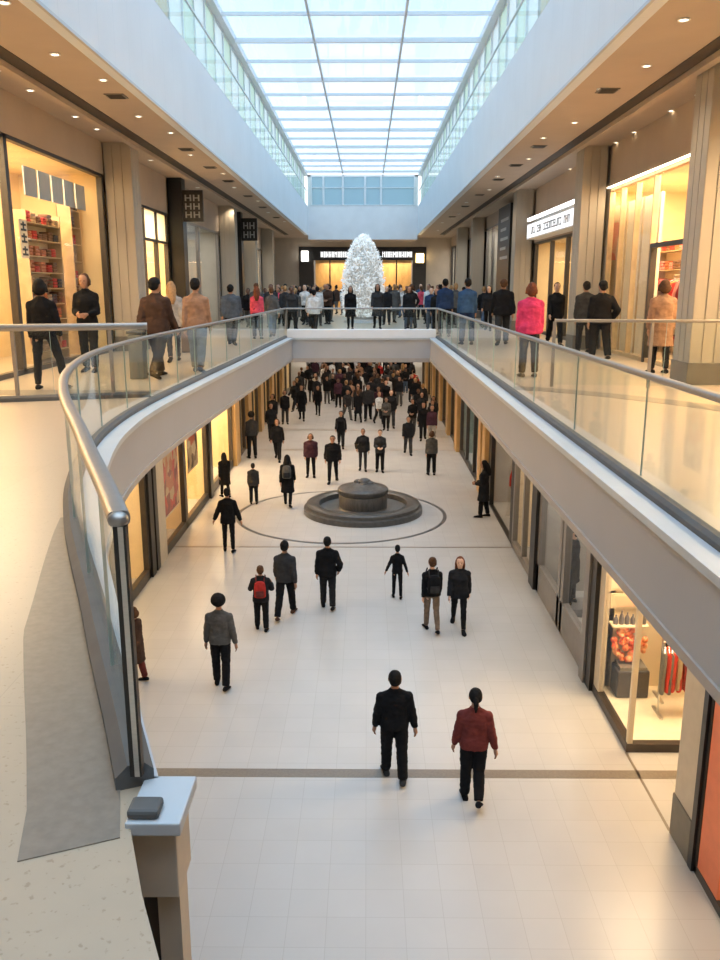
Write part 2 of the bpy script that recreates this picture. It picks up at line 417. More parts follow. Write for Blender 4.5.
# dark slots and the bulkhead beside them
for i, (x0, x1) in enumerate([(-6.02, -5.72), (5.28, 5.56)]):
    b = MB().box(x0, -3, UC - .012, x1, EY, UC + .01); struct('trim_%d' % (20 + i), b, M_groove, origin=W0)
for i, (x0, x1) in enumerate([(-6.2, -6.04), (5.58, 5.74)]):
    b = MB().box(x0, -3, UC - .10, x1, EY, UC - .0); struct('trim_%d' % (22 + i), b, M_ceil, origin=W0)
# upper fascias round the skylight well
struct('wall_upper_left', MB().box(EXL - .25, -3, UC - .03, EXL, EY + .25, UF), M_upf, origin=W0)
struct('wall_upper_right', MB().box(EXR, -3, UC - .03, EXR + .25, EY + .25, UF), M_upf, origin=W0)
struct('trim_24', MB().box(EXL - .02, -3, UC - .08, EXL + .03, EY, UC - .03), M_ledge, origin=W0)
struct('trim_25', MB().box(EXR - .03, -3, UC - .08, EXR + .02, EY, UC - .03), M_ledge, origin=W0)
# end wall with its window
b = MB(); b.box(EXL, EY, UC - .35, EXR, EY + .25, UF + .05); b.box(EXL, EY, UF + .05, EXL + .25, EY + .25, SKZ); b.box(EXR - .25, EY, UF + .05, EXR, EY + .25, SKZ); b.box(EXL, EY, SKZ - .12, EXR, EY + .25, SKZ)
struct('wall_end', b, M_white, origin=W0)
w = MB().box(EXL + .25, EY - .02, UF + .05, EXR - .25, EY + .06, UF + .12)
edges = [-4.05, -3.05, -1.55, -.15, .95, 3.42]
edges = [-4.05, -3.15, -1.75, -.15, 1.0, 3.42]
for x in edges: w.box(x - .07, EY - .03, UF + .05, x + .07, EY + .12, SKZ - .12)
w.box(EXL + .25, EY - .02, 14.1, EXR - .25, EY + .06, 14.16)
win = struct('window_1', w, M_bar, origin=(0, EY, UF))
for i in range(5):
    MB().box(edges[i] + .07, EY + .03, UF + .12, edges[i + 1] - .07, EY + .045, SKZ - .12).build('window_pane', M_fr_blue, win)
    MB().box(edges[i] + .07, EY + .06, UF + .12, edges[i + 1] - .07, EY + .09, SKZ - .12).build('window_blind', M_fr_blue, win)
# clerestories: frosted vertical panes and fins each side
for side, xx, nm in ((-1, EXL, 'window_2'), (1, EXR, 'window_3')):
    xg = xx + side * .22
    fr = MB().box(xg - .04, -3, UF, xg + .04, EY, UF + .06).box(xg - .04, -3, SKZ - .1, xg + .04, EY, SKZ)
    win = struct(nm, fr, M_bar, origin=(xg, 20, UF))
    y = 4.; i = 0
    while y < EY - .5:
        wd = 1.5
        m = (M_fr_g, M_fr_w, M_fr_b, M_fr_w)[i % 4] if y < 22 else (M_fr_g, M_fr_w)[i % 2]
        MB().box(xg - .01, y + .03, UF + .06, xg + .01, y + wd - .03, SKZ - .1).build('window_pane', m, win)
        MB().box(xg - .06, y - .03, UF, xg + .05, y + .03, SKZ).build('mullion', M_bar, win)
        y += wd; i += 1
# gallery glass balustrade on top of the upper fascia
for side, xx, lab in ((-1, EXL, 'clear glass gallery balustrade on top of the left white fascia under the skylight'), (1, EXR, 'clear glass gallery balustrade on top of the right white fascia under the skylight')):
    xg = xx + side * .06
    root = empty('glass_balustrade', (xg, 30, UF), lab, 'balustrade', 'gallery balustrades')
    MB().box(xg - .03, 6, UF, xg + .03, EY, UF + .06).build('base_channel', M_ledge, root)
    MB().box(xg - .025, 6, UF + 1.05, xg + .025, EY, UF + 1.1).build('handrail', M_bar, root)
    y = 6.
    while y < EY - 1:
        y1 = min(y + 2.6, EY); MB().box(xg - .008, y + .02, UF + .06, xg + .008, y1 - .02, UF + 1.05).build('glass_panel', M_glass, root); y += 2.6
# skylight
fr = MB()
for x in (EXL - .1, EXR + .1): fr.box(x - .12, 0, SKZ - .05, x + .12, EY + .3, SKZ + .18)
sk = struct('window_4', fr, M_bar, origin=(0, 30, SKZ))
ys = [3.0 + 2.62 * i for i in range(23)]
for x in (-1.72, 1.12): MB().box(x - .035, 0, SKZ - .06, x + .035, EY, SKZ + .08).build('glazing_bar', M_bar, sk)
for i, y in enumerate(ys):
    t = .09 if i % 2 == 0 else .05
    if i == 6: t = .16
    MB().box(EXL, y - t / 2, SKZ - t, EXR, y + t / 2, SKZ + .06).build('cross_beam', M_bar, sk)
xs = [EXL, -1.72, 1.12, EXR]
for i in range(len(ys) - 1):
    for j in range(3):
        MB().box(xs[j] + .03, ys[i] + .03, SKZ + .02, xs[j + 1] - .03, ys[i + 1] - .03, SKZ + .035).build('skylight_pane', M_skyg, sk)
# outer shell walls
struct('wall_left', MB().box(-10.7, -3, 0, -10.5, 82, UC + .3), M_wall, origin=W0)
struct('wall_right', MB().box(10.5, -3, 0, 10.7, 82, UC + .3), M_wall, origin=W0)
struct('wall_far', MB().box(-10.5, 82, 0, 10.5, 82.2, SOF), M_cream, origin=W0)
struct('wall_near', MB().box(-10.5, -3.2, 0, 10.5, -3, UC + .3), M_wall, origin=W0)
struct('wall_near_skylight', MB().box(EXL - .4, -3.2, UC + .3, EXR + .4, -3, SKZ + .2), M_white, origin=W0)

# ------------------------------------------------------------------ balustrades
RH = 6.5
def chunk(path, nrm, step):
    """split path into pieces of roughly step metres"""
    out = []; cur = [0]; acc = 0
    for i in range(1, len(path)):
        acc += (Vector(path[i]) - Vector(path[i - 1])).length; cur.append(i)
        if acc >= step: out.append(cur); cur = [i]; acc = 0
    if len(cur) > 1: out.append(cur)
    return out
def rr(o, z, w, h):      # rounded rail profile
    return [(o + w * .5 * math.copysign(abs(math.cos(t)) ** .6, math.cos(t)), z + h * .5 * math.copysign(abs(math.sin(t)) ** .6, math.sin(t))) for t in [2 * PI * k / 14 for k in range(14)]]
def balustrade(path, nrm, label, step=1.3, z0=UP, posts=(), base=True, railw=.075, group=None, RH=6.5, railh=.055):
    root = empty('glass_balustrade', (path[len(path) // 2][0], path[len(path) // 2][1], z0), label, 'balustrade', group)
    if base:
        MB().ribbon(path, nrm, [(-.075, z0), (.06, z0), (.06, z0 + .06), (.03, z0 + .09), (-.03, z0 + .09), (-.075, z0 + .05)]).build('base_channel', M_chan, root, smooth=True)
    MB().ribbon(path, nrm, rr(0, RH, railw, railh)).build('handrail', M_rail, root, smooth=True)
    for c in chunk(path, nrm, step):
        pp = [Vector(path[i]) for i in c]; nn = [nrm[i] for i in c]
        d = (pp[1] - pp[0]).normalized(); pp[0] = pp[0] + d * .008; d = (pp[-1] - pp[-2]).normalized(); pp[-1] = pp[-1] - d * .008
        MB().ribbon([tuple(p) for p in pp], nn, prof(-.007, .007, z0 + (.07 if base else .04), RH - .02)).build('glass_panel', M_glass, root, smooth=True)
        MB().ribbon([tuple(pp[-1] - d * .006), tuple(pp[-1])], [nn[-1]] * 2, prof(-.0075, .0075, z0 + .12, RH - .03)).build('glass_edge', M_edge, root)
    for x, y in posts:
        MB().box(x - .025, y - .025, z0, x + .025, y + .025, RH - .02).build('post', M_gpil, root)
    return root
left = balustrade(GL, NL, 'curved glass balustrade sweeping round the left edge of the well to the foreground', 1.25)
# the end post and glass edge of the sweep
ex, ey = GL[-1]
for a_, b_, m_ in ((-.014, .002, M_black), (.002, .020, M_steel), (.020, .028, M_black)):
    MB().box(ex + a_, ey - .03, UP + .06, ex + b_, ey + .002, RH - .02).build('end_post', m_, left)
MB().ball((ex, ey - .01, RH), (.037, .03, .0275)).build('rail_cap', M_rail, left, smooth=True)
balustrade(GR, NR, 'straight glass balustrade along the right edge of the well', 1.6)
BP = [(-2.78 + i * .215, 28.74) for i in range(25)]
balustrade(BP, [(0, -1)] * len(BP), 'short glass balustrade across the far end of the well before the crowd', 2.5, z0=UP + .3, base=False, railw=.06, posts=[(-2.76, 28.78), (2.37, 28.78)])
def line(a, b, n): return [(a[0] + (b[0] - a[0]) * i / n, a[1] + (b[1] - a[1]) * i / n) for i in range(n + 1)]
p = line((-6.85, 12.3), (-3.5, 13.3), 12)
balustrade(p, normals(p, 1), 'glass barrier with steel rail across the left upper walkway', 1.8, posts=[(-5.42, 12.72), (-4.05, 13.12)], railw=.12, RH=6.63, railh=.11)
p = line((3.3, 14.75), (7.1, 14.3), 12)
balustrade(p, normals(p, 1), 'glass barrier with steel rail across the right upper walkway', 1.6, posts=[(4.95, 14.56), (3.3, 14.75)], railw=.08, RH=6.66, base=False)

# end block and support column where the sweep stops
r = empty('support_column', (-.78, 2.55, 0), 'pale column with stepped block under the end of the curved balustrade', 'column')
MB().box(-.80, 2.385, UP - .03, -.615, 2.66, UP + .02).build('cap_ledge', M_ledge, r, bevel=.006)
MB().box(-.80, 2.46, UP - .33, -.65, 2.66, UP - .03).build('capital', M_beigep, r, bevel=.006)
MB().box(-.745, 2.52, 0, -.665, 2.64, UP - .33).build('shaft', M_beigep, r)
MB().box(-.80, 2.54, 0, -.745, 2.64, UP - .33).build('gap_shade_strip', M_dark, r)  # dark strip stands in for the shaded gap left of the shaft
MB().box(-.797, 2.40, UP + .02, -.69, 2.49, UP + .055).build('plinth', M_chan, r, bevel=.012)

# ------------------------------------------------------------------ lights
def area(loc, sx, sy, power, col, rot=(0, 0, 0)):
    l = bpy.data.lights.new('area_lamp', 'AREA'); l.shape = 'RECTANGLE'; l.size = sx; l.size_y = sy; l.energy = power; l.color = col
    o = bpy.data.objects.new('area_lamp', l); COL.objects.link(o); o.location = loc; o.rotation_euler = rot; return o
def spot(loc, power, col, ang=2.4, rad=.06):
    l = bpy.data.lights.new('spot_lamp', 'SPOT'); l.energy = power; l.color = col; l.spot_size = ang; l.spot_blend = 1.; l.shadow_soft_size = rad
    o = bpy.data.objects.new('spot_lamp', l); COL.objects.link(o); o.location = loc; return o

# ------------------------------------------------------------------ shops
def shop_box(xw, s, y0, y1, z0, z1, depth, mat, power, col, lower_gap=.1):
    xb = xw + s * depth
    b = MB().box(xb, y0, z0, xb + s * .1, y1, z1)
    b.box(xw + s * .14, y0, z0, xb, y0 + .08, z1).box(xw + s * .14, y1 - .08, z0, xb, y1, z1).box(xw + s * .14, y0, z1 - .02, xb, y1, z1 + .06)
    struct('wall_shop_interior', b, mat, origin=W0)
    if power:
        area((xw + s * depth * .5, (y0 + y1) / 2, z1 - .05), depth * .7, (y1 - y0) * .8, power * (y1 - y0), col)

def shop_front(label, xw, s, y0, y1, z0, ztop, zhead, posts, fm, band, sill=.1, pw=.07, extra=(), recess=.06, transom=None, group=None, sillmat=None):
    root = empty('shop_front', (xw, (y0 + y1) / 2, z0), label, 'shop front', group)
    x0, x1 = xw, xw + s * .14
    if ztop > zhead: MB().box(x0 - s * .02, y0, zhead, x1, y1, ztop).build('header_panel', band, root)
    f = MB().box(x0, y0, z0, x1, y1, z0 + sill * .999)
    f.box(x0, y0, zhead - .08, x1, y1, zhead)
    ps = [y0 + pw / 2] + list(posts) + [y1 - pw / 2]
    for y in ps: f.box(x0, y - pw / 2, z0, x1, y + pw / 2, zhead)
    if transom: f.box(x0, y0, transom - .04, x1, y1, transom + .04)
    f.build('window_frame', fm, root)
    for a, c in zip(ps[:-1], ps[1:]):
        if c - a < .35: continue
        top = transom - .04 if transom else zhead - .08
        MB().box(xw + s * recess, a + pw / 2, z0 + sill, xw + s * (recess + .012), c - pw / 2, top).build('glass_pane', M_sglass, root)
        if transom:
            MB().box(xw + s * recess, a + pw / 2, transom + .04, xw + s * (recess + .012), c - pw / 2, zhead - .08).build('transom_pane', M_fr_w, root)
    return root

def door_in(root, xw, s, yc, wd, z0, h, fm, open_mat=None):
    f = MB().box(xw - s * .04, yc - wd / 2 - .1, z0, xw + s * .1, yc - wd / 2, z0 + h + .1).box(xw - s * .04, yc + wd / 2, z0, xw + s * .1, yc + wd / 2 + .1, z0 + h + .1).box(xw - s * .04, yc - wd / 2, z0 + h, xw + s * .1, yc + wd / 2, z0 + h + .1)
    d = f.build('door_frame', fm, root)
    MB().box(xw + s * .0, yc - wd / 2 + .1, z0 + 1.0, xw - s * .06, yc - wd / 2 + .13, z0 + 1.4).build('handle', M_steel, d)
    return d

def blade_sign(label, x, y, z, w, h, rows, s=1, cat='sign'):
    """dark projecting sign facing the camera with pale strokes"""
    root = empty('projecting_sign', (x, y, z), label, cat)
    MB().box(x - w / 2, y, z, x + w / 2, y + .12, z + h).build('sign_board', M_black, root)
    b = MB(); rr_ = random.Random(3)
    cw = w * .8 / 2
    for j in range(rows):
        zz = z + h * (.12 + .8 * j / rows); hh = h * .6 / rows
        for i in range(2):
            x0 = x - w * .4 + i * cw + .02
            b.box(x0, y - .012, zz, x0 + cw * .18, y, zz + hh).box(x0 + cw * .6, y - .012, zz, x0 + cw * .78, y, zz + hh).box(x0, y - .012, zz + hh * .42, x0 + cw * .78, y, zz + hh * .58)
    b.build('lettering', pm('sign stroke grey', (.42, .43, .42), .5), root)
    return root

def letters(x, y0, y1, z, h, s, mat, parent, n=16, seed=1):
    """small upright block strokes reading as a line of distant capitals on a wall facing -s*X"""
    q = random.Random(seed); b = MB(); st = (y1 - y0) / n; xo = x - s * .012
    for i in range(n):
        if q.random() < .12: continue
        a = y0 + i * st; t = st * .16; e = a + st * .72; k = q.randrange(5)
        b.box(x, a, z, xo, a + t, z + h)
        if k in (0, 1, 2): b.box(x, a, z + h - t, xo, e, z + h)
        if k in (0, 3): b.box(x, e - t, z, xo, e, z + h)
        if k in (1, 2, 4): b.box(x, a, z, xo, e, z + t)
        if k in (1, 3): b.box(x, a, z + h * .45, xo, e, z + h * .45 + t)
    return b.build('lettering', mat, parent)

WARM = (1, .75, .45); WARM2 = (1, .79, .54); NEUT = (1, .90, .76); COOL = (1, .95, .88)

# ---- goods
def folded(name, mat, w=.3, d=.26, h=.1):
    b = MB(); n = 3
    for i in range(n): b.box(-w / 2 + .01 * (i % 2), -d / 2, h * i / n + .004, w / 2 - .01 * ((i + 1) % 2), d / 2, h * (i + 1) / n)
    o = b.build(name, mat, origin=W0, bevel=.012, smooth=True); return o

def shelf_unit(label, x, s, y0, y1, z0, z1, n, goods, gcat, glabel, group, dens=.42, depth=.36, seed=1, name='display_shelf'):
    root = empty(name, (x, (y0 + y1) / 2, z0), label, 'shelf')
    xb = x + s * depth
    MB().box(xb - s * .02, y0, z0, xb, y1, z1).build('back_panel', M_cream, root)
    b = MB().box(x, y0, z0, xb, y0 + .04, z1).box(x, y1 - .04, z0, xb, y1, z1); b.build('upright', M_wood, root)
    q = random.Random(seed)
    for i in range(n):
        z = z0 + .25 + (z1 - z0 - .5) * i / max(1, n - 1)
        MB().box(x, y0 + .04, z - .025, xb - s * .02, y1 - .04, z).build('shelf_board', M_wood, root)
        y = y0 + .1
        while y < y1 - .3:
            g = goods[q.randrange(len(goods))]; c = g.copy(); COL.objects.link(c)
            k = .8 + q.random() * .9
            c.scale = (.9, .9, k * 1.6); c.location = (x + s * depth * .45, y + .16, z + .002); c.rotation_euler = (0, 0, PI / 2)
            tag(c, glabel, gcat, group); y += dens * (.85 + .4 * q.random())
    return root

GOODCOL = [('red', (.55, .05, .04)), ('brown', (.18, .09, .05)), ('rust', (.50, .16, .06)), ('tan', (.45, .30, .17)), ('charcoal', (.07, .06, .06)), ('cream', (.75, .68, .55)), ('pink', (.75, .25, .22)), ('teal', (.12, .25, .28))]
GOODS = []
for nme, c in GOODCOL:
    GOODS.append(folded('folded_garment', pm('fabric good ' + nme, c, .9, var=.15, scale=20)))

def garment(mat, length=.95, w=.5):
    b = MB()
    b.loft([(0, 0, -length, w * .52, .05), (0, 0, -length * .5, w * .46, .06), (0, 0, -.2, w * .5, .055), (0, 0, -.1, w * .45, .05), (0, 0, -.05, w * .2, .04), (0, 0, -.02, .06, .035)])
    for sgn in (-1, 1): b.tube([(sgn * w * .42, 0, -.12), (sgn * w * .55, 0, -.35), (sgn * w * .56, 0, -.62)], [.055, .05, .04], 8)
    o = b.build('hanging_garment', mat, origin=W0, smooth=True)
    MB().tube([(-w * .4, 0, -.1), (0, 0, 0), (w * .4, 0, -.1)], .008, 6).tube([(0, 0, 0), (0, 0, .05), (.02, 0, .08), (.04, 0, .055)], .005, 6).build('hanger', M_steel, o)
    return o
GARM = [garment(pm('garment ' + n, c, .9, var=.12, scale=15), L) for n, c, L in (('red', (.60, .045, .035), .95), ('dark red', (.30, .03, .03), .9), ('grey', (.20, .19, .18), 1.0), ('charcoal', (.05, .05, .05), 1.05), ('pink', (.78, .30, .25), .85), ('sand', (.5, .38, .24), .9), ('orange', (.75, .22, .06), .9))]
GNAME = ['red', 'dark red', 'grey', 'charcoal', 'pink', 'sand', 'orange']

def rack(label, x, y0, y1, z0, h, order, glabel, group, two=False):
    root = empty('clothing_rack', (x, (y0 + y1) / 2, z0), label, 'clothing rack')
    MB().tube([(x, y0, z0 + h), (x, y1, z0 + h)], .018).build('hanging_rail', M_steel, root)
    for y in (y0, y1):
        MB().tube([(x, y, z0 + .03), (x, y, z0 + h)], .018).build('upright', M_steel, root)
        MB().box(x - .25, y - .025, z0, x + .25, y + .025, z0 + .04).build('foot', M_steel, root)
    n = len(order)
    for i, k in enumerate(order):
        g = copy_tree(GARM[k]); g.location = (x, y0 + (y1 - y0) * (i + .5) / n, z0 + h - .075); g.rotation_euler = (0, 0, R.uniform(-.12, .12))
        tag(g, glabel.format(GNAME[k]), 'garment', group)
    return root

def poster(label, x, s, y0, y1, z0, z1, mat, fm=None):
    root = empty('poster', (x, (y0 + y1) / 2, z0), label, 'poster')
    fm = fm or M_cream
    b = MB().box(x, y0, z0, x + s * .03, y0 + .05, z1).box(x, y1 - .05, z0, x + s * .03, y1, z1).box(x, y0, z0, x + s * .03, y1, z0 + .05).box(x, y0, z1 - .05, x + s * .03, y1, z1)
    b.build('frame', fm, root)
    MB().box(x + s * .005, y0 + .05, z0 + .05, x + s * .02, y1 - .05, z1 - .05).build('print', mat, root)
    return root

P_red = print_mat('red figure print', [(.62, .05, .04), (.25, .03, .03), (.55, .16, .08), (.45, .05, .035), (.62, .42, .25)], 3.5)
P_pink = print_mat('pink flower print', [(.90, .55, .42), (.85, .20, .16), (.92, .75, .60), (.90, .40, .30)], 2.5)
P_mix = print_mat('mixed goods print', [(.30, .20, .13), (.62, .48, .32), (.70, .20, .12), (.12, .09, .08), (.80, .70, .52)], 3.)

# ---- pillars
def pillar(label, x0, x1, y0, y1, z0, z1, mat, base=.0, basemat=None, flutes=True, group=None, cap=False):
    root = empty('pillar', ((x0 + x1) / 2, (y0 + y1) / 2, z0), label, 'pillar', group)
    b = MB()
    if flutes:
        b.box(x0 + .02, y0 + .02, z0, x1 - .02, y1 - .02, z1)
        for k in range(3):
            w = (x1 - x0 - .07) / 3; a = x0 + .01 + k * (w + .025); b.box(a, y0, z0, a + w, y0 + .05, z1); b.box(a, y1 - .05, z0, a + w, y1, z1)
            w = (y1 - y0 - .07) / 3; a = y0 + .01 + k * (w + .025); b.box(x0, a, z0, x0 + .05, a + w, z1); b.box(x1 - .05, a, z0, x1, a + w, z1)
    else: b.box(x0, y0, z0, x1, y1, z1)
    b.build('shaft', mat, root)
    if base: MB().box(x0 - .02, y0 - .02, z0, x1 + .02, y1 + .02, z0 + base).build('base', basemat, root, bevel=.01)
    return root

for i, (y, lab) in enumerate([(22.9, 'nearest fluted greige pillar on the left upper walkway behind the standing women'), (40.2, 'second fluted greige pillar along the left upper shops'), (47.5, 'third fluted greige pillar along the left upper shops, beside the crowd'), (56., 'farthest fluted greige pillar along the left upper shops')]):
    pillar(lab, -6.92, -6.2, y, y + .8, UP, UC, M_pillar, .4, M_pillarbase, group='left upper pillars')
for i, (y, lab) in enumerate([(15., 'big fluted pillar with dark base at the right edge of the picture'), (23.5, 'fluted pillar behind the people on the right upper walkway'), (33.6, 'fluted pillar behind the person in the pink top'), (47.2, 'fourth fluted pillar along the right upper shops'), (55., 'fifth fluted pillar along the right upper shops beside the crowd')]):
    pillar(lab, 5.8, 6.45, y, y + .8, UP, UC, M_pillar, .4, M_pillarbase, group='right upper pillars')

# ---- upper left shops
XUL = -6.95
shop_front('warm golden glass shop front at the far left of the upper walkway', XUL, -1, 6., 22.85, UP, UC, 10.1, [10.8, 16.8], M_dark, M_ceil, pw=.16)
shop_box(XUL, -1, 6., 22.85, UP, 10.1, 2.2, M_warm, 58, WARM)
b = empty('window_blind', (XUL - .18, 20, 9.1), 'row of white frosted transom panels above the golden shop window', 'blind')
for k in range(5): MB().box(XUL - .16, 18.0 + k * .78, 9.1, XUL - .19, 18.66 + k * .78, 9.68).build('blind_panel', pm('pale blind', (.50, .52, .55), .6, scale=14, stretch=(1, 4, .1), var=.12), b)
for k, (a, c, z1, lab, sd) in enumerate([(19.0, 21.1, 8.9, 'wide goods shelf seen behind the woman in black in the golden shop', 4), (21.9, 22.6, 9.4, 'tall narrow goods shelf in the golden shop on the left', 5)]):
    shelf_unit(lab, -7.55, -1, a, c, UP, z1, 9 if k == 0 else 9, [GOODS[i] for i in (0, 1, 2, 3, 4, 1, 2)], 'folded clothes', 'small bundle of folded goods on the %s of the golden shop' % ('wide shelf', 'narrow shelf')[k], 'goods on the %s of the golden shop' % ('wide shelf', 'narrow shelf')[k], seed=sd, dens=.33)
b = empty('wall_sign', (-6.93, 17.2, 7.85), 'small upright sign with dark characters on the golden shop glass', 'sign')
MB().box(-6.93, 17.05, 7.8, -6.91, 17.4, 8.55).build('sign_board', M_cream, b)
bb = MB()
for zz in (7.85, 8.1, 8.33): bb.box(-6.91, 17.1, zz, -6.90, 17.35, zz + .04).box(-6.91, 17.1, zz + .1, -6.90, 17.35, zz + .14).box(-6.91, 17.2, zz, -6.90, 17.25, zz + .18)
bb.build('lettering', M_letter, b)

shop_front('second left upper shop front with frosted transom and golden interior', XUL, -1, 23.75, 29.9, UP, UC, 9.7, [25.2, 26.8, 28.4], M_dark, M_ceil, pw=.12, transom=8.7)
shop_box(XUL, -1, 23.75, 29.9, UP, 9.7, 2.6, M_warm, 80, WARM)
r = empty('pilaster', (-6.6, 30.4, UP), 'black pilaster strip beside the hanging dark sign on the left', 'pilaster')
MB().box(-6.95, 30.1, UP, -6.45, 30.7, UC).build('shaft', M_black, r)
blade_sign('dark square hanging sign projecting from the left upper shops', -6.1, 30.2, 9.45, .72, 1.05, 3)
shop_front('cool lit glass shop front with dark displays beyond the black pilaster', XUL, -1, 30.75, 40.15, UP, UC, 9.7, [33., 35.4], M_gpil, M_ceil, pw=.2)
shop_box(XUL, -1, 30.75, 40.15, UP, 9.7, 2.4, M_neut, 14, COOL)
shelf_unit('dark goods shelf in the cool lit shop on the left', -8.4, -1, 33.2, 36, UP, 9.2, 8, GOODS[1:5:3], 'folded clothes', 'dark bundle of goods on the shelf of the cool lit shop', 'goods in the cool lit shop', seed=8, dens=.5)
shop_front('beige left upper shop front beyond the second pillar', XUL, -1, 41.05, 47.4, UP, UC, 9.6, [42.6, 44.5], M_dark, M_ceil, pw=.3)
shop_box(XUL, -1, 41.05, 47.4, UP, 9.6, 2.4, M_neut, 12, NEUT)
r = empty('pilaster', (-6.6, 43.9, UP), 'second black pilaster farther along the left upper shops', 'pilaster')
MB().box(-6.95, 43.6, UP, -6.4, 44.3, UC).build('shaft', M_black, r)
blade_sign('smaller dark hanging sign farther along the left upper shops', -6.0, 43.7, 9.5, .8, 1.1, 2)
shop_front('pale left upper shop front with bright window near the far crowd', XUL, -1, 48.35, 55.9, UP, UC, 9.6, [50.5, 52.5], M_gpil, M_ceil, pw=.3)
shop_box(XUL, -1, 48.35, 55.9, UP, 9.6, 2.4, M_cream, 16, COOL)
shop_front('last left upper shop front before the far end', XUL, -1, 56.85, 64, UP, UC, 9.6, [59, 61], M_dark, M_ceil, pw=.3)
shop_box(XUL, -1, 56.85, 64, UP, 9.6, 2.4, M_neut, 12, NEUT)

# ---- upper right shops
XUR = 6.55
rt = shop_front('tall golden glass shop front in the recess behind the right barrier', XUR, 1, 7., 23.45, UP, UC, 9.8, [12., 14.7, 17.3, 19.9, 21.2, 22.4], M_wood, M_ceil, pw=.05)
door_in(rt, XUR, 1, 18.6, 2.1, UP, 2.6, M_dark)
shop_box(XUR, 1, 7., 24.3, UP, 9.8, 2.6, M_warm, 80, WARM)
r = empty('light_strip', (6.5, 18, 9.8), 'long warm light strip along the top of the golden shop recess on the right', 'light strip')
MB().box(6.43, 9, 9.82, 6.53, 23.4, 9.9).build('housing', M_ceil, r); MB().box(6.44, 9, 9.80, 6.52, 23.4, 9.82).build('diffuser', M_ledwarm, r)
area((6.72, 21.5, 9.72), .2, 5, 150, WARM)  # added strip lamp inside the glass, brightens the partition fronts
# timber partition panels inside, behind the glass
for k, y in enumerate((20.3, 21.6, 22.9)):
    r = empty('partition_panel', (6.95, y, UP), 'pale gold partition panel in the right golden shop, %s from the doorway' % ('nearest', 'second', 'third')[k], 'panel')
    MB().box(6.88, y, UP, 6.95, y + 1.2, 9.4).build('panel', M_cream, r); MB().box(6.85, y + 1.2, UP, 6.97, y + 1.25, 9.4).build('edge_trim', M_wood, r)
poster('pink picture on the wall of the right golden shop', 6.87, -1, 23.0, 24.0, 7.9, 9.0, P_pink)
shelf_unit('goods shelf of red and orange items seen through the right doorway', 7.9, 1, 19.6, 23.6, UP, 8.4, 6, [GOODS[0], GOODS[2], GOODS[6], GOODS[1]], 'folded clothes', 'red or brown bundle of goods on the shelf behind the right doorway', 'goods behind the right doorway', seed=12, dens=.3)
rack('rack of red clothes inside the right upper doorway', 7.3, 18.3, 20.2, UP, 2.0, [0, 6, 0, 1, 4, 0, 6, 1], '{} garment hanging on the rack inside the right upper doorway', 'garments inside the right upper doorway')
r = empty('wall_speaker', (6.5, 17.1, 8.6), 'small black wall fitting high on the golden shop glass', 'fitting')
MB().box(6.42, 17.0, 8.62, 6.55, 17.2, 8.85).build('housing', M_black, r, bevel=.02)
XU2 = 6.55
rt = shop_front('glass shop front under the white lightbox sign on the right', XU2, 1, 24.35, 33.55, UP, UC, 8.9, [26.3, 28.2, 30.6], M_dark, M_ceil, pw=.14)
shop_box(XU2, 1, 24.35, 33.55, UP, 8.9, 2.4, M_warm, 22, WARM2)
r = empty('lightbox_sign', (6.1, 28, 8.95), 'long white lightbox sign over the shop beside the fluted pillar', 'sign')
MB().box(6.02, 25.0, 8.95, 6.53, 32.4, 9.5).build('sign_board', M_white, r); MB().box(6.005, 25.1, 8.99, 6.02, 32.3, 9.46).build('sign_face', emis('sign face', (.98, .98, 1), 1.3), r)
letters(6.003, 25.6, 31.6, 9.1, .24, 1, pm('sign grey letters', (.35, .36, .38), .5), r, 22, 4)
r = empty('light_strip', (6.2, 28, 9.66), 'bright white light strip above the lightbox sign on the right', 'light strip')
MB().box(6.25, 24.5, 9.66, 6.53, 33.4, 9.8).build('housing', M_white, r); MB().box(6.20, 24.5, 9.68, 6.25, 33.4, 9.78).build('diffuser', M_ledw, r)
r = empty('pilaster', (6.3, 37.8, UP), 'dark tall sign pilaster between the right upper shops', 'pilaster')
MB().box(6.0, 36.2, UP, 6.53, 39.4, UC - .25).build('shaft', M_black, r)
b = MB()
for k in range(5): b.box(5.99, 36.6 + .5 * (k % 2), 8.4 + k * .4, 6.0, 38.6, 8.52 + k * .4)
b.build('lettering', pm('sign stroke grey', (.42, .43, .42), .5), r)
struct('wall_upper_right_infill', MB().box(XU2, 34.4, UP, XU2 + .15, 39.5, UC).box(XU2, 23.45, UP, XU2 + .15, 24.35, UC), M_wall, origin=W0)
shop_front('bright display window on the right beyond the dark sign pilaster', XU2, 1, 39.5, 47.15, UP, UC, 10.3, [41.2, 43., 45], M_gpil, M_ceil, pw=.16)
shop_box(XU2, 1, 39.5, 47.15, UP, 10.3, 2.2, M_neut, 24, COOL)
shelf_unit('shelf of mixed goods in the bright right display window', 7.2, 1, 40, 46, UP, 10, 9, GOODS, 'folded clothes', 'bundle of goods on the shelf in the bright right display window', 'goods in the bright right display window', seed=15, dens=.6)
shop_front('pale glass shop front on the right before the far crowd', XU2, 1, 48.05, 54.95, UP, UC, 10.2, [50.2, 52.8], M_dark, M_ceil, pw=.2)
shop_box(XU2, 1, 48.05, 54.95, UP, 10.2, 2.2, M_neut, 24, COOL)
shop_front('last right upper shop front beside the lantern at the far end', XU2, 1, 55.85, 66.4, UP, UC, 10.2, [58, 61, 64], M_dark, M_ceil, pw=.2)
shop_box(XU2, 1, 55.85, 66.4, UP, 10.2, 2.2, M_neut, 24, COOL)

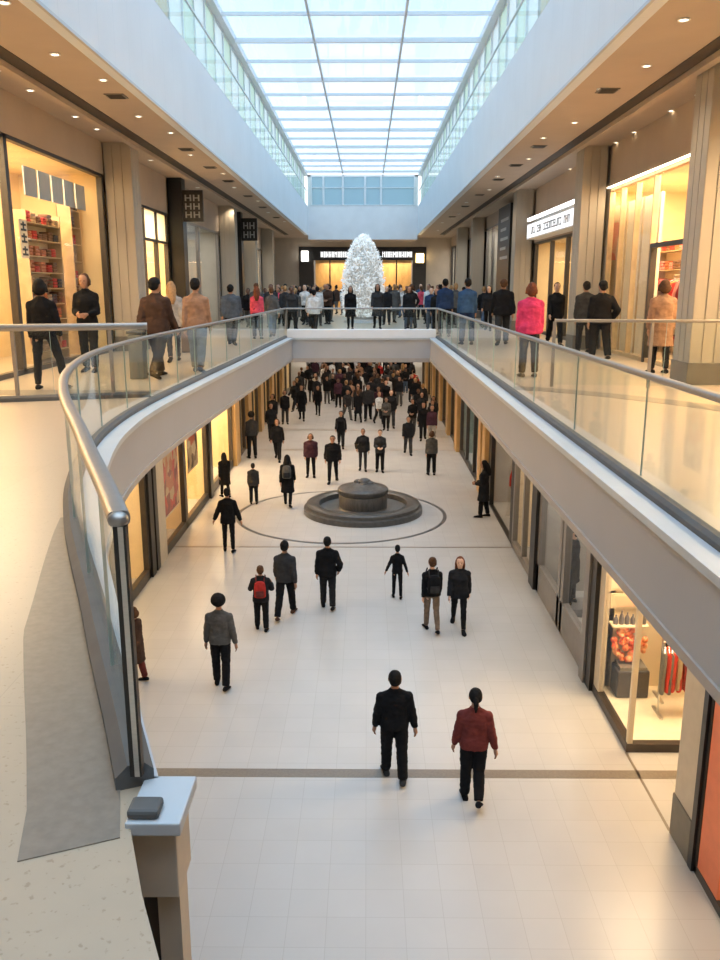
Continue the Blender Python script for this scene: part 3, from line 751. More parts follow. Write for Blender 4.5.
# ---- far end of the upper floor: golden shop with dark sign band
root = empty('shop_front', (0, 66.5, UP), 'golden shop front with dark lettered band at the far end behind the tree', 'shop front')
MB().box(-5.3, 66.4, 9.2, 4.6, 66.6, 10.2).build('sign_band', M_black, root)
b = MB(); q = random.Random(2)
for x0, x1 in ((-3.6, -.9), (1.2, 3.4)):
    x = x0
    while x < x1:
        w_ = .1 + q.random() * .1; b.box(x, 66.38, 9.42, x + .05, 66.4, 9.85); b.box(x, 66.38, 9.42 + .38 * q.random(), x + w_, 66.4, 9.47 + .35 * q.random()); b.box(x + w_ - .05, 66.38, 9.42, x + w_, 66.4, 9.85); x += w_ + .06
b.build('lettering', M_letw, root)
f = MB()
for x in (-4.2, -2.9, -1.6, -.3, 1., 2.3, 3.6): f.box(x - .05, 66.4, UP, x + .05, 66.6, 9.2)
f.build('window_frame', M_dark, root)
MB().box(-4.2, 66.5, UP, 3.6, 66.52, 9.2).build('glass_pane', M_sglass, root)
MB().box(-5.3, 66.3, UP, -4.2, 66.6, 9.2).build('side_panel', M_dark, root); MB().box(3.6, 66.3, UP, 4.6, 66.6, 9.2).build('side_panel', M_dark, root)
MB().box(-4.2, 69.2, UP, 3.6, 69.4, 10).build('back_wall', M_gold, root)
area((0, 68, 9.1), 7.5, 2.2, 420, WARM)
struct('wall_end_upper', MB().box(-10.5, 71.8, UP, 10.5, 72, UC).box(-10.5, 66.45, UP, -5.3, 66.65, UC).box(4.6, 66.45, UP, 10.5, 66.65, UC).box(-5.3, 66.45, 10.2, 4.6, 66.65, UC), M_wall, origin=W0)
r = empty('lantern', (4.05, 66.0, 8.9), 'square yellow glowing lantern on the dark wall at the far right end', 'lantern')
MB().box(3.8, 66.0, 9.0, 4.4, 66.3, 9.7).build('lamp_shade', M_lamp, r, bevel=.05); MB().box(3.75, 65.97, 8.92, 4.45, 66.3, 9.0).build('base', M_dark, r); MB().box(3.75, 65.97, 9.7, 4.45, 66.3, 9.78).build('cap', M_dark, r)
r = empty('lantern', (-4.9, 66.0, 8.9), 'white glowing lantern box on the dark wall at the far left end', 'lantern')
MB().box(-5.1, 66.0, 9.1, -4.55, 66.3, 9.9).build('lamp_shade', emis('white lantern', (1, .97, .9), 3.), r, bevel=.04); MB().box(-5.15, 65.97, 9.02, -4.5, 66.3, 9.1).build('base', M_dark, r)

# ---- lower right shops
pillar('cream square pillar with dark base between the coral shop and the lit corner window', XR + .0, XR + .75, 9.25, 9.85, 0, SOF, M_beigep, .62, M_pillarbase, flutes=False)
root = shop_front('coral framed shop front at the lower right edge', XR + .02, 1, 3., 9.1, 0, SOF, 4.3, [4.6, 6.6], M_dark, M_coral, sill=.12, pw=.06)
MB().box(XR + .03, 8.45, .12, XR + .5, 9.03, 4.3).build('coral_panel', M_coral, root)
MB().box(XR + .17, 3.1, .05, XR + 1.4, 8.4, .14).build('window_floor', pm('coral display floor', (.90, .45, .32), .5), root)
b = MB().box(XR - .02, 9.1, 0, XR + .16, 9.22, SOF); struct('trim_26', b, M_black, origin=W0)
shop_box(XR, 1, 3., 9.1, 0, 4.3, 3., M_cream, 24, WARM2)
rack('rack of mixed clothes in the coral framed window', XR + 1.1, 6.2, 8.2, .14, 1.5, [3, 0, 5, 1, 2, 0, 3, 4], '{} garment hanging in the coral framed window', 'garments in the coral framed window')
# recess behind the corner window
struct('wall_recess', MB().box(5.9, 9.85, 0, 6.0, 11.85, SOF).box(4.9, 9.3, 0, 6.0, 9.85, SOF), M_cream, origin=W0)
area((5.0, 10.9, SOF - .06), 1.2, 1.4, 26, WARM2)
# corner window
root = empty('shop_window', (4.6, 12.9, 0), 'brightly lit corner display window with dark base, nearest on the lower right', 'shop window')
yc0, yc1 = 11.85, 13.9
MB().prism([(XR, yc0), (5.85, yc0), (5.85, yc0 + .14), (XR + .14, yc0 + .14), (XR + .14, yc1), (XR, yc1)], 0, .14).build('base_frame', M_dark, root)
MB().box(XR + .02, yc0 + .02, .14, XR + .10, yc0 + .10, SOF - .15).build('corner_post', M_cream, root)
MB().box(XR + .02, yc1 - .3, .14, XR + .12, yc1, SOF - .15).build('side_post', M_beigep, root)
MB().box(5.75, yc0 + .02, .14, 5.9, yc0 + .12, SOF - .15).build('side_post', M_beigep, root)
MB().box(XR, yc0, SOF - .15, XR + .14, yc1, SOF).box(XR + .14, yc0, SOF - .15, 5.9, yc0 + .14, SOF).build('header', M_cream, root)
MB().box(XR + .05, yc0 + .1, .14, XR + .062, yc1 - .3, SOF - .15).build('glass_pane', M_sglass, root)
MB().box(XR + .1, yc0 + .05, .14, 5.75, yc0 + .062, SOF - .15).build('glass_pane', M_sglass, root)
MB().box(XR + .14, yc0 + .14, 0, 7., yc1, .1).build('display_floor', pm('cream display floor', (.86, .78, .62), .4), root)
struct('wall_shop_interior', MB().box(7.0, yc0, 0, 7.1, yc1 + .1, SOF).box(XR + .14, yc1, 0, 7., yc1 + .1, SOF).box(5.9, yc0, 0, 7., yc0 + .1, SOF), M_cream, origin=W0)
area((5.5, 12.85, SOF - .04), 2.4, 1.7, 270, WARM)
# what stands in the corner window: prints on the far wall, wreath, dark case, racks
yb = yc1 - .02
def wall_print(label, x0, x1, z0, z1, mat, y=yb):
    r = empty('poster', ((x0 + x1) / 2, y, z0), label, 'poster')
    MB().box(x0, y - .03, z0, x1, y, z1).build('frame', M_cream, r); MB().box(x0 + .04, y - .04, z0 + .04, x1 - .04, y - .03, z1 - .04).build('print', mat, r)
wall_print('pale pink print on the upper wall of the corner window', 4.3, 4.62, 1.98, 2.75, P_pink)
wall_print('red flower print beside the pale pink one in the corner window', 4.63, 5.0, 1.95, 2.75, print_mat('red flower print', [(.75, .10, .08), (.90, .55, .45), (.62, .06, .06), (.85, .3, .2)], 3))
wall_print('soft orange print above the row of bottles in the corner window', 4.36, 4.9, 1.64, 1.92, print_mat('soft orange print', [(.93, .72, .5), (.92, .62, .42), (.90, .50, .35)], 2))
r = empty('wall_shelf', (4.7, yb - .15, 1.38), 'thin shelf carrying small dark bottles in the corner window', 'shelf')
MB().box(4.36, yb - .26, 1.36, 5.0, yb, 1.39).build('shelf_board', M_cream, r)
bt = MB().lathe([(0, 0), (.042, 0), (.046, .1), (.03, .15), (.015, .18), (.015, .22), (0, .22)], seg=12).build('bottle', pm('slate bottle', (.16, .15, .17), .3), origin=W0, smooth=True)
for k in range(6):
    o = bt if k == 0 else bt.copy()
    if k: COL.objects.link(o)
    o.location = (4.44 + k * .1, yb - .14, 1.39); o.scale = (1, 1, .8 + .5 * ((k * 37) % 10) / 10)
    tag(o, 'small dark bottle on the thin shelf in the corner window', 'bottle', 'bottles on the corner window shelf')
r = empty('wreath', (4.68, yb - .2, .72), 'round orange wreath on a dark case in the corner window', 'wreath')
b = MB(); q = random.Random(5)
for k in range(52):
    a = q.random() * 6.28; rr_ = .30 * q.random() ** .6; b.ball((4.68 + rr_ * math.cos(a), yb - .2 + q.uniform(-.05, .05), 1.04 + rr_ * math.sin(a)), q.uniform(.045, .07), 7, 5)
b.build('blossoms', print_mat('orange blossom', [(.90, .25, .08), (.85, .14, .06), (.93, .42, .2)], 9), r, smooth=True)
r = empty('display_case', (4.72, yb - .25, .1), 'dark low case under the orange wreath in the corner window', 'case')
MB().box(4.45, yb - .45, .1, 5.02, yb - .03, .62).build('body', pm('charcoal case', (.07, .065, .07), .5), r, bevel=.03); MB().box(4.5, yb - .42, .62, 4.97, yb - .06, .68).build('lid', M_gpil, r)
def rack_x(label, x0, x1, y, z0, h, order, glabel, group, gs=(.8, 1, .9)):
    root = empty('clothing_rack', ((x0 + x1) / 2, y, z0), label, 'clothing rack')
    MB().tube([(x0, y, z0 + h), (x1, y, z0 + h)], .018).build('hanging_rail', M_steel, root)
    for x in (x0, x1):
        MB().tube([(x, y, z0 + .03), (x, y, z0 + h)], .018).build('upright', M_steel, root); MB().box(x - .025, y - .22, z0, x + .025, y + .22, z0 + .04).build('foot', M_steel, root)
    for i, k in enumerate(order):
        g = copy_tree(GARM[k]); g.location = (x0 + (x1 - x0) * (i + .5) / len(order), y, z0 + h - .075); g.rotation_euler = (0, 0, PI / 2 + R.uniform(-.55, -.15)); g.scale = gs
        tag(g, glabel.format(GNAME[k]), 'garment', group)
rack_x('rack of red and grey clothes behind the side glass of the corner window', 5.0, 5.8, 12.9, .1, 1.32, [2, 0, 2, 0, 5, 0, 1, 0, 4, 0, 6, 4, 2], '{} garment on the front rack in the lit corner window', 'garments on the corner window rack', (.62, .85, .82))
rack_x('small rack of dark clothes at the back of the corner window', 5.2, 6.3, 13.45, .1, 1.9, [3, 2, 3, 2, 1, 3, 2], '{} garment on the back rack of the lit corner window', 'garments on the corner window back rack')
# grey framed windows with mannequins
struct('trim_27', MB().box(XR - .06, 13.9, 0, XR + .3, 14.22, SOF), M_black, origin=W0)
struct('trim_28', MB().box(XR - .10, 14.22, 0, XR + .3, 14.5, SOF), M_gpil, origin=W0)
root = shop_front('grey framed double window with dark mannequins on the lower right', XR, 1, 14.5, 19.1, 0, SOF, 4.4, [16.55, 16.85], M_gpil, M_gpil, sill=.7, pw=.2)
shop_box(XR, 1, 14.5, 19.1, 0, 4.4, 2.0, M_dim, 20, COOL)
struct('trim_29', MB().box(XR - .08, 19.1, 0, XR + .3, 19.65, SOF), M_black, origin=W0)
root = shop_front('beige panelled shop front with small display cases on the lower right', XR, 1, 19.65, 22.6, 0, SOF, 4.4, [21.1], M_gpil, M_beigep, sill=.2, pw=.16)
shop_box(XR, 1, 19.65, 22.6, 0, 4.4, 1.6, M_cream, 9, NEUT)
poster('dark upright picture in the beige panelled shop front', XR + .9, 1, 19.9, 20.8, 2.3, 4.0, print_mat('dark print', [(.05, .04, .04), (.3, .2, .12), (.6, .5, .4)], 3), M_dark)
root = shop_front('dark open shop front with red stock on the lower right', XR + .02, 1, 22.6, 27.6, 0, SOF, 4.3, [23.0, 27.2], M_black, M_dark, sill=.03, pw=.25)
shop_box(XR, 1, 22.6, 27.6, 0, 4.3, 2.4, M_dim, 12, WARM2)
rack('rack of red clothes in the dark open shop front', XR + .7, 23.3, 25.6, 0, 1.75, [0, 4, 0, 1, 0, 0, 4, 1, 0], '{} garment on the rack in the dark open shop front', 'garments in the dark open shop front')
for k, (y, wd) in enumerate([(27.65, .7), (28.75, .7)]):
    pillar('gold timber pilaster beside the dark open shop, %s of two' % ('nearer', 'farther')[k], XR - .12, XR + .3, y, y + wd, 0, SOF, M_gold, flutes=False, group='gold pilasters lower right')
struct('trim_30', MB().box(XR, 28.35, 0, XR + .2, 28.75, SOF), M_black, origin=W0)
shop_front('teal tinted shop window on the lower right beyond the gold pilasters', XR, 1, 29.5, 36.2, 0, SOF, 4.5, [31.6, 34], M_dark, M_gold, sill=.15, pw=.2)
shop_box(XR, 1, 29.5, 36.2, 0, 4.5, 2.2, pm('teal shop wall', (.22, .30, .28), .7), 14, COOL)
shelf_unit('goods shelf behind the teal tinted window', XR + 1.4, 1, 30, 34, 0, 4.0, 7, GOODS, 'folded clothes', 'bundle of goods on the shelf behind the teal window', 'goods behind the teal window', seed=21, dens=.5)
for k, y in enumerate((36.3, 40.5, 45, 50, 56)):
    pillar('gold timber pilaster in the far row on the lower right, number counted from the teal window: %s' % ('first', 'second', 'third', 'fourth', 'fifth')[k], XR - .15, XR + .3, y, y + .9, 0, SOF, M_gold, flutes=False, group='far gold pilasters right')
    y2 = (40.4, 44.9, 49.9, 55.9, 62)[k]
    shop_front('warm far shop front on the lower right, %s beyond the teal window' % ('first', 'second', 'third', 'fourth', 'fifth')[k], XR, 1, y + .95, y2, 0, SOF, 4.5, [(y + y2) / 2 + .4], M_dark, M_gold, sill=.1, pw=.2)
    shop_box(XR, 1, y + .95, y2, 0, 4.5, 1.8, M_warm, 16, WARM)

# ---- lower left shops
struct('wall_lower_left', MB().box(XL - .3, -3, 0, XL, 13.5, SOF), M_wall, origin=W0)
struct('wall_lower_right', MB().box(XR, -3, 0, XR + .3, 3., SOF), M_wall, origin=W0)
shop_front('golden lower left shop window partly behind the curved balustrade', XL, -1, 13.5, 19.9, 0, SOF, 4.5, [17.2], M_dark, M_beigep, sill=.25, pw=.14)
shop_box(XL, -1, 13.5, 19.9, 0, 4.5, 2., M_warm, 24, WARM)
struct('trim_31', MB().box(XL - .3, 19.9, 0, XL + .06, 20.25, SOF).box(XL - .3, 20.4, 0, XL + .06, 20.7, SOF), M_black, origin=W0)
pillar('grey beige pier beside the red poster window', XL - .3, XL + .05, 20.72, 21.5, 0, SOF, M_beigep, flutes=False)
shop_front('lower left shop window holding the red figure poster', XL, -1, 21.5, 24.3, 0, SOF, 4.5, [], M_dark, M_gold, sill=.25, pw=.16)
shop_box(XL, -1, 21.5, 24.3, 0, 4.5, 1.6, M_warm, 24, WARM)
poster('red figure poster in the lower left shop window', XL - .11, -1, 21.85, 23.9, .9, 3.7, P_red)
shop_front('golden lower left shop window with a small reddish picture', XL, -1, 24.3, 27.9, 0, SOF, 4.5, [], M_dark, M_gold, sill=.25, pw=.16)
shop_box(XL, -1, 24.3, 27.9, 0, 4.5, 1.6, M_warm, 80, WARM)
poster('small reddish picture in the golden lower left window', XL - .11, -1, 25.2, 26.8, 1.5, 3.6, P_mix)
struct('trim_32', MB().box(XL - .3, 27.9, 0, XL + .08, 28.35, SOF), M_black, origin=W0)
shop_front('large golden lower left shop window beyond the black strip', XL, -1, 28.35, 33.2, 0, SOF, 4.5, [], M_dark, M_gold, sill=.3, pw=.2)
shop_box(XL, -1, 28.35, 33.2, 0, 4.5, 1.8, M_warm, 80, WARM)
for k, y in enumerate((33.25, 37.0, 41.5, 46.5, 52)):
    pillar('gold timber pier on the lower left wall, %s beyond the large golden window' % ('first', 'second', 'third', 'fourth', 'fifth')[k], XL - .3, XL + .15, y, y + 1.1, 0, SOF, M_gold, flutes=False, group='gold piers left')
    y2 = (36.95, 41.45, 46.4, 51.9, 60)[k]
    shop_front('warm far shop front on the lower left, %s past the large golden window' % ('first', 'second', 'third', 'fourth', 'fifth')[k], XL, -1, y + 1.15, y2, 0, SOF, 4.5, [(y + y2) / 2 + .5], M_dark, M_gold, sill=.1, pw=.25)
    shop_box(XL, -1, y + 1.15, y2, 0, 4.5, 1.8, M_warm, 16, WARM)
# lower far end: pale lit wall with shop openings
root = empty('shop_front', (0, 76, 0), 'bright white shop front at the far end of the lower hall behind the crowd', 'shop front')
MB().box(-5.5, 76, 3.9, 4.2, 76.2, SOF).build('header_panel', M_white, root)
f = MB()
for x in (-5.4, -3.2, -1., 1.2, 3.2, 4.1): f.box(x - .15, 76, 0, x + .15, 76.2, 3.9)
f.build('window_frame', M_gpil, root)
MB().box(-5.4, 76.08, 0, 4.1, 76.1, 3.9).build('glass_pane', M_sglass, root)
area((-.6, 79, SOF - .1), 8, 4, 500, COOL)
struct('wall_lower_far_left', MB().box(-10.5, 60, 0, XL, 60.2, SOF), M_wall, origin=W0); struct('wall_lower_far_right', MB().box(XR, 62, 0, 10.5, 62.2, SOF), M_wall, origin=W0)

# ------------------------------------------------------------------ ceiling fittings
def downlight(x, y, z, label, group):
    root = empty('ceiling_light', (x, y, z), label, 'ceiling light', group)
    MB().lathe([(.058, 0), (.085, 0), (.088, -.012), (.066, -.018), (.058, -.008)], (x, y, z), 20).build('trim_ring', M_white, root, smooth=True)
    MB().lathe([(0, -.004), (.062, -.004), (.062, .0), (0, .0)], (x, y, z), 16).build('lamp', M_ledwarm, root)
    return root
def vent(x, y, z, label, group):
    root = empty('ceiling_vent', (x, y, z), label, 'ceiling vent', group)
    MB().box(x - .19, y - .19, z - .02, x + .19, y + .19, z).build('frame', pm('vent metal', (.20, .18, .16), .5), root)
    for k in range(4): MB().box(x - .15, y - .15 + k * .085, z - .035, x + .15, y - .11 + k * .085, z - .02).build('slat', M_dark, root)
ly = [12, 14.5, 16.2, 19.5, 21.5, 25, 29, 33, 38, 44, 50, 57]
for i, y in enumerate(ly):
    x = -5.05 if i % 2 else -4.8
    downlight(x, y, UC, 'round recessed downlight in the plain ceiling strip over the left walkway', 'left strip downlights'); spot((x, y, UC - .08), 66, WARM2)
    x = 4.75 if i % 2 else 4.45
    downlight(x, y + .8, UC, 'round recessed downlight in the plain ceiling strip over the right walkway', 'right strip downlights'); spot((x, y + .8, UC - .08), 95, WARM2)
for i, y in enumerate([13.5, 15.5, 17, 19.5, 21, 26, 33]):
    x = -6.55 - .2 * (i % 2)
    downlight(-6.45, y, UC, 'round recessed downlight close to the left upper shop fronts', 'left shop side downlights')
    downlight(6.5, y + 2, UC, 'round recessed downlight close to the right upper shop fronts', 'right shop side downlights'); spot((6.6, y + 2, UC - .08), 60, WARM2)
for i, y in enumerate([10.5, 17.5, 24, 27.5, 31, 36, 41, 47]):
    vent(-4.95, y, UC, 'dark square ceiling vent over the left walkway', 'left ceiling vents')
    vent(4.6, y - .4, UC, 'dark square ceiling vent over the right walkway', 'right ceiling vents')
for i, y in enumerate([6, 10, 14, 18, 22, 26]):
    downlight(-4.5, y + 7, SOF, 'round downlight in the lower ceiling along the left shops', 'lower left downlights'); spot((-4.5, y + 7, SOF - .08), 90, WARM)
    downlight(3.4, y, SOF, 'round downlight in the lower ceiling along the right shops', 'lower right downlights'); spot((3.4, y, SOF - .08), 60, WARM2)
for i, y in enumerate([32, 37, 42, 48, 54, 60, 68]):
    for x in (-3.2, -.6, 2.): 
        downlight(x, y, SOF, 'round downlight in the lower ceiling over the far crowd', 'far lower downlights'); spot((x, y, SOF - .08), 260, COOL)
for y in (33, 40, 47, 54): spot((-6.3, y, UC - .1), 60, WARM2)

# ------------------------------------------------------------------ fountain
fx, fy = -.12, 26.3
root = empty('fountain', (fx, fy, 0), 'round dark stone fountain with low basin in the middle of the lower hall', 'fountain')
MB().lathe([(1.45, .10), (1.45, .30), (1.55, .34), (1.78, .34), (1.86, .30), (1.86, .20), (1.95, .17), (1.95, 0), (1.3, 0), (1.3, .10)], (fx, fy, 0), 64).build('basin_rim', M_stone2, root, smooth=True)
MB().lathe([(0, .13), (1.46, .13), (1.46, .05), (0, .05)], (fx, fy, 0), 48).build('water', M_water, root)
MB().lathe([(0, 0), (.80, 0), (.80, .06), (.76, .10), (.76, .52), (.80, .56), (.83, .60), (.83, .70), (.79, .74), (.60, .77), (.35, .88), (0, .90)], (fx, fy, .08), 48).build('drum', M_stone, root, smooth=True)
MB().lathe([(.775, .1), (.79, .12), (.79, .5), (.775, .52)], (fx, fy, .08), 48).build('drum_band', pm('ribbed stone', (.09, .085, .08), .45, var=.35, scale=16, stretch=(1, 1, .2)), root, smooth=True)
b = MB()
for x, y, z, r_ in ((.05, 0, .95, .19), (-.16, .1, .93, .13), (.22, -.08, .91, .12), (.02, -.18, .90, .11), (-.2, -.12, .87, .1)): b.ball((fx + x, fy + y, z + .05), (r_ * 1.15, r_, r_ * .7), 10, 7)
b.build('boulder_cluster', M_stone, root, smooth=True)

# ------------------------------------------------------------------ white tree sculpture
tx, ty = -.17, 41.5
root = empty('tree_sculpture', (tx, ty, UP), 'tall white crystal tree shaped light sculpture above the crowd', 'sculpture')
def trad(t): return 1.06 * max(0, 1 - t ** 2.9) ** .56 * (.93 + .07 * math.sin(t * 3)) + .01
TH_ = 4.25
MB().lathe([(0, .3)] + [(max(.01, trad(i / 20) * .86), .3 + (TH_ - .45) * i / 20) for i in range(21)] + [(0, TH_ - .15)], (tx, ty, UP), 28).build('core', M_crys2, root, smooth=True)
MB().lathe([(0, 0), (.95, 0), (.95, .12), (.6, .2), (.5, .34), (0, .34)], (tx, ty, UP), 32).build('base', M_white, root)
b = MB(); q = random.Random(11)
for k in range(2600):
    t = q.random() ** 1.1; a = q.random() * 2 * PI; rr_ = trad(t) * (.84 + .2 * q.random()); z = UP + .3 + (TH_ - .4) * t
    c = Vector((tx + rr_ * math.cos(a), ty + rr_ * math.sin(a), z)); s_ = .04 + .07 * q.random()
    u = Vector((q.gauss(0, 1), q.gauss(0, 1), q.gauss(0, 1))).normalized(); w_ = u.orthogonal().normalized(); n_ = u.cross(w_)
    b.add([c + u * s_ * 1.5, c + w_ * s_ * .6, c - w_ * s_ * .35 + n_ * s_ * .5, c - u * s_], [(0, 1, 2), (0, 2, 3), (0, 3, 1), (1, 3, 2)])
b.build('crystals', M_crys, root)
# bins
r = empty('litter_bin', (-4.42, 16.0, UP), 'grey metal litter bin beside the man in the dark brown jacket', 'bin')
MB().box(-4.56, 15.85, UP, -4.28, 16.15, UP + .85).build('body', M_binG, r, bevel=.02); MB().box(-4.58, 15.83, UP + .86, -4.26, 16.17, UP + .92).build('lid', M_chan, r, bevel=.015)
r = empty('litter_bin', (-4.75, 22.6, UP), 'brown metal litter bin behind the man in the tan sweater', 'bin')
MB().box(-5.0, 22.4, UP, -4.5, 22.85, UP + 1.15).build('body', M_binB, r, bevel=.02); MB().box(-5.03, 22.37, UP + 1.16, -4.47, 22.88, UP + 1.24).build('lid', M_black, r, bevel=.015)
# ------------------------------------------------------------------ people
def evalmesh(me, voxel, smooth=2, wrinkle=0., seed=0):
    ob = bpy.data.objects.new('remesh_work', me); COL.objects.link(ob)
    md = ob.modifiers.new('r', 'REMESH'); md.mode = 'VOXEL'; md.voxel_size = voxel; md.use_smooth_shade = True
    dg = bpy.context.evaluated_depsgraph_get(); out = bpy.data.meshes.new_from_object(ob.evaluated_get(dg))
    bpy.data.objects.remove(ob); bpy.data.meshes.remove(me)
    bm = bmesh.new(); bm.from_mesh(out)
    for _ in range(smooth): bmesh.ops.smooth_vert(bm, verts=bm.verts, factor=.5, use_axis_x=True, use_axis_y=True, use_axis_z=True)
    if wrinkle:
        bm.normal_update(); so_ = Vector((seed * 3.1, seed * 1.7, 0))
        for v in bm.verts:
            p = v.co; q = Vector((p.x * 9, p.y * 9, p.z * 16)) + so_
            v.co = p + v.normal * (wrinkle * noise.noise(q) + wrinkle * .5 * noise.noise(q * 2.3))
    for f in bm.faces: f.smooth = True
    bm.to_mesh(out); bm.free()
    return out

def V(*a): return Vector(a)
def swing(f, o, s):          # direction of a hanging limb swung forward f and outward o (side s)
    return V(s * math.sin(o), math.sin(f) * math.cos(o), -math.cos(f) * math.cos(o))

def skeleton(p):
    """joint positions for a 1.75 m figure facing +Y"""
    J = {}
    sw = p.get('sw', 1.)
    for s, k in ((-1, 'L'), (1, 'R')):
        f, o, kn = p['leg' + k]
        h = V(s * .088, 0, .93); d = swing(f, o, s); kne = h + d * .44; d2 = swing(f - kn, o * .6, s); an = kne + d2 * .41
        J['hip' + k] = h; J['knee' + k] = kne; J['ank' + k] = an; J['fp' + k] = p.get('foot' + k, -max(0, (kn - f)) * .6)
        f, o, e, inn = p['arm' + k]
        sh = V(s * .160 * sw, -.008, 1.362); d = swing(f, o, s); el = sh + d * .285
        d2 = swing(f + e, o - inn, s); wr = el + d2 * .25
        J['sho' + k] = sh; J['elb' + k] = el; J['wri' + k] = wr; J['fd' + k] = d2
    return J

def finish(v, p, low):
    """lean, and drop so the lowest foot meets the ground"""
    ln = p.get('lean', 0.)
    return [(x, y + (ln * (z - .9) if z > .9 else 0), z - low) for x, y, z in v]

def headverts(mb, p):
    t = p.get('turn', 0.); nd = p.get('nod', 0.)
    c = V(0, .0, 1.52); m = Matrix.Rotation(t, 3, 'Z') @ Matrix.Rotation(-nd, 3, 'X')
    mb.v = [tuple(c + m @ ((V(*q) - c) * 1.07)) for q in mb.v]
    return mb

def foot_mb(an, pitch, s, grow=0.):
    b = MB(); n = 7; seg = 10
    prof_ = [(-.075, .03, .045), (-.055, .036, .075), (0, .038, .08), (.07, .041, .062), (.125, .047, .048), (.17, .040, .036), (.195, .018, .02)]
    vs = []; fs = []
    cp, sp_ = math.cos(pitch), math.sin(pitch)
    for y, w, h in prof_:
        for k in range(seg):
            t = 2 * PI * k / seg; x = (w + grow) * math.cos(t); z = (h + grow) * .5 * math.sin(t) + h * .5 - .085
            vs.append((an.x + x + s * y * .12, an.y + y * cp - z * sp_, an.z + y * sp_ + z * cp))
    for i in range(n - 1):
        for k in range(seg):
            l = (k + 1) % seg; fs.append((i * seg + k, i * seg + l, (i + 1) * seg + l, (i + 1) * seg + k))
    fs.append(tuple(range(seg))); fs.append(tuple(range((n - 1) * seg, n * seg))); return b.add(vs, fs)

def hand_mb(b, wr, d, s, curl=.35, side=None):
    d = d.normalized(); inward = V(-s, 0, 0); fw = d.cross(inward)
    if fw.length < .2: fw = V(0, 1, 0)
    fw.normalize()
    if fw.y < 0 and abs(d.z) > .5: fw = -fw
    pn = d.cross(fw).normalized()
    if pn.dot(inward) < 0: pn = -pn            # palm faces the body
    b.tube([wr - d * .02, wr + d * .03, wr + d * .085], [.024, .03, .030], 8)
    for q in (-1, 0, 1): b.tube([wr + d * .02 + fw * q * .02, wr + d * .09 + fw * q * .026], [.017, .016], 7)
    for i, (o, L) in enumerate(((.036, .070), (.012, .080), (-.012, .075), (-.036, .058))):
        a = wr + d * .085 + fw * o; c = curl + .06 * i
        d1 = (d * math.cos(c * .5) + pn * math.sin(c * .5)).normalized(); d2 = (d * math.cos(c * 1.3) + pn * math.sin(c * 1.3)).normalized()
        m = a + d1 * L * .5; b.tube([a - d * .01, m, m + d2 * L * .5], [.0105, .0098, .0075], 7)
    a = wr + d * .03 + fw * .028; t1 = a + (fw * .6 + d * .7 + pn * .25).normalized() * .042; b.tube([a, t1, t1 + (d * .9 + fw * .25 + pn * .3).normalized() * .034], [.014, .012, .009], 7)

def body_mesh(p, fem):
    J = skeleton(p); b = MB()
    hw = 1.06 if fem else 1.; sw = p.get('sw', 1.)
    b.loft([(0, 0, .84, .09, .07), (0, 0, .9, .15 * hw, .1), (0, -.005, .97, .155 * hw, .105), (0, 0, 1.08, .125, .085), (0, .005, 1.2, .14, .095), (0, .01, 1.28, .152 * sw, .105), (0, 0, 1.34, .145 * sw, .092), (0, -.01, 1.40, .10 * sw, .07), (0, -.012, 1.45, .064, .056), (0, -.005, 1.5, .052, .052), (0, .005, 1.56, .048, .05)])
    for k, s in (('L', -1), ('R', 1)):
        b.tube([J['hip' + k], (J['hip' + k] + J['knee' + k]) / 2, J['knee' + k]], [.082, .07, .05], 12)
        kn, an = J['knee' + k], J['ank' + k]
        b.tube([kn, kn + (an - kn) * .3, an], [.05, .052, .034], 12); b.ball(kn, .05)
        b.add(*(lambda q: (q.v, q.f))(foot_mb(an, J['fp' + k], s, -.006)))
        b.ball(J['sho' + k], .058); b.tube([V(s * .028, -.012, 1.475), V(s * .085, -.012, 1.425), J['sho' + k]], [.034, .038, .048], 10)
        b.tube([J['sho' + k], J['elb' + k]], [.052, .038], 12); b.ball(J['elb' + k], .038); b.tube([J['elb' + k], J['elb' + k] + (J['wri' + k] - J['elb' + k]) * .3, J['wri' + k]], [.038, .037, .025], 12)
        hand_mb(b, J['wri' + k], J['fd' + k], s, p.get('curl', .45))
    h = MB()
    h.loft([(0, .045, 1.522, .030, .030), (0, .035, 1.54, .048, .055), (0, .018, 1.575, .060, .082), (0, .006, 1.62, .069, .094), (0, .0, 1.665, .074, .097), (0, -.003, 1.705, .068, .09), (0, -.005, 1.735, .045, .06), (0, -.005, 1.75, .012, .018)])
    h.tube([(0, .085, 1.66), (0, .108, 1.615)], [.009, .016], 8); h.ball((0, .090, 1.578), (.026, .012, .010))       # nose, lips
    h.ball((0, .082, 1.668), (.05, .018, .010))                                                                     # brow
    for s in (-1, 1): h.ball((s * .076, -.008, 1.63), (.012, .022, .034))
    headverts(h, p); b.add(h.v, h.f)
    low = min(q[2] for q in b.v); b.v = finish(b.v, p, low)
    return evalmesh(b.mesh('person'), .0085, 1), low

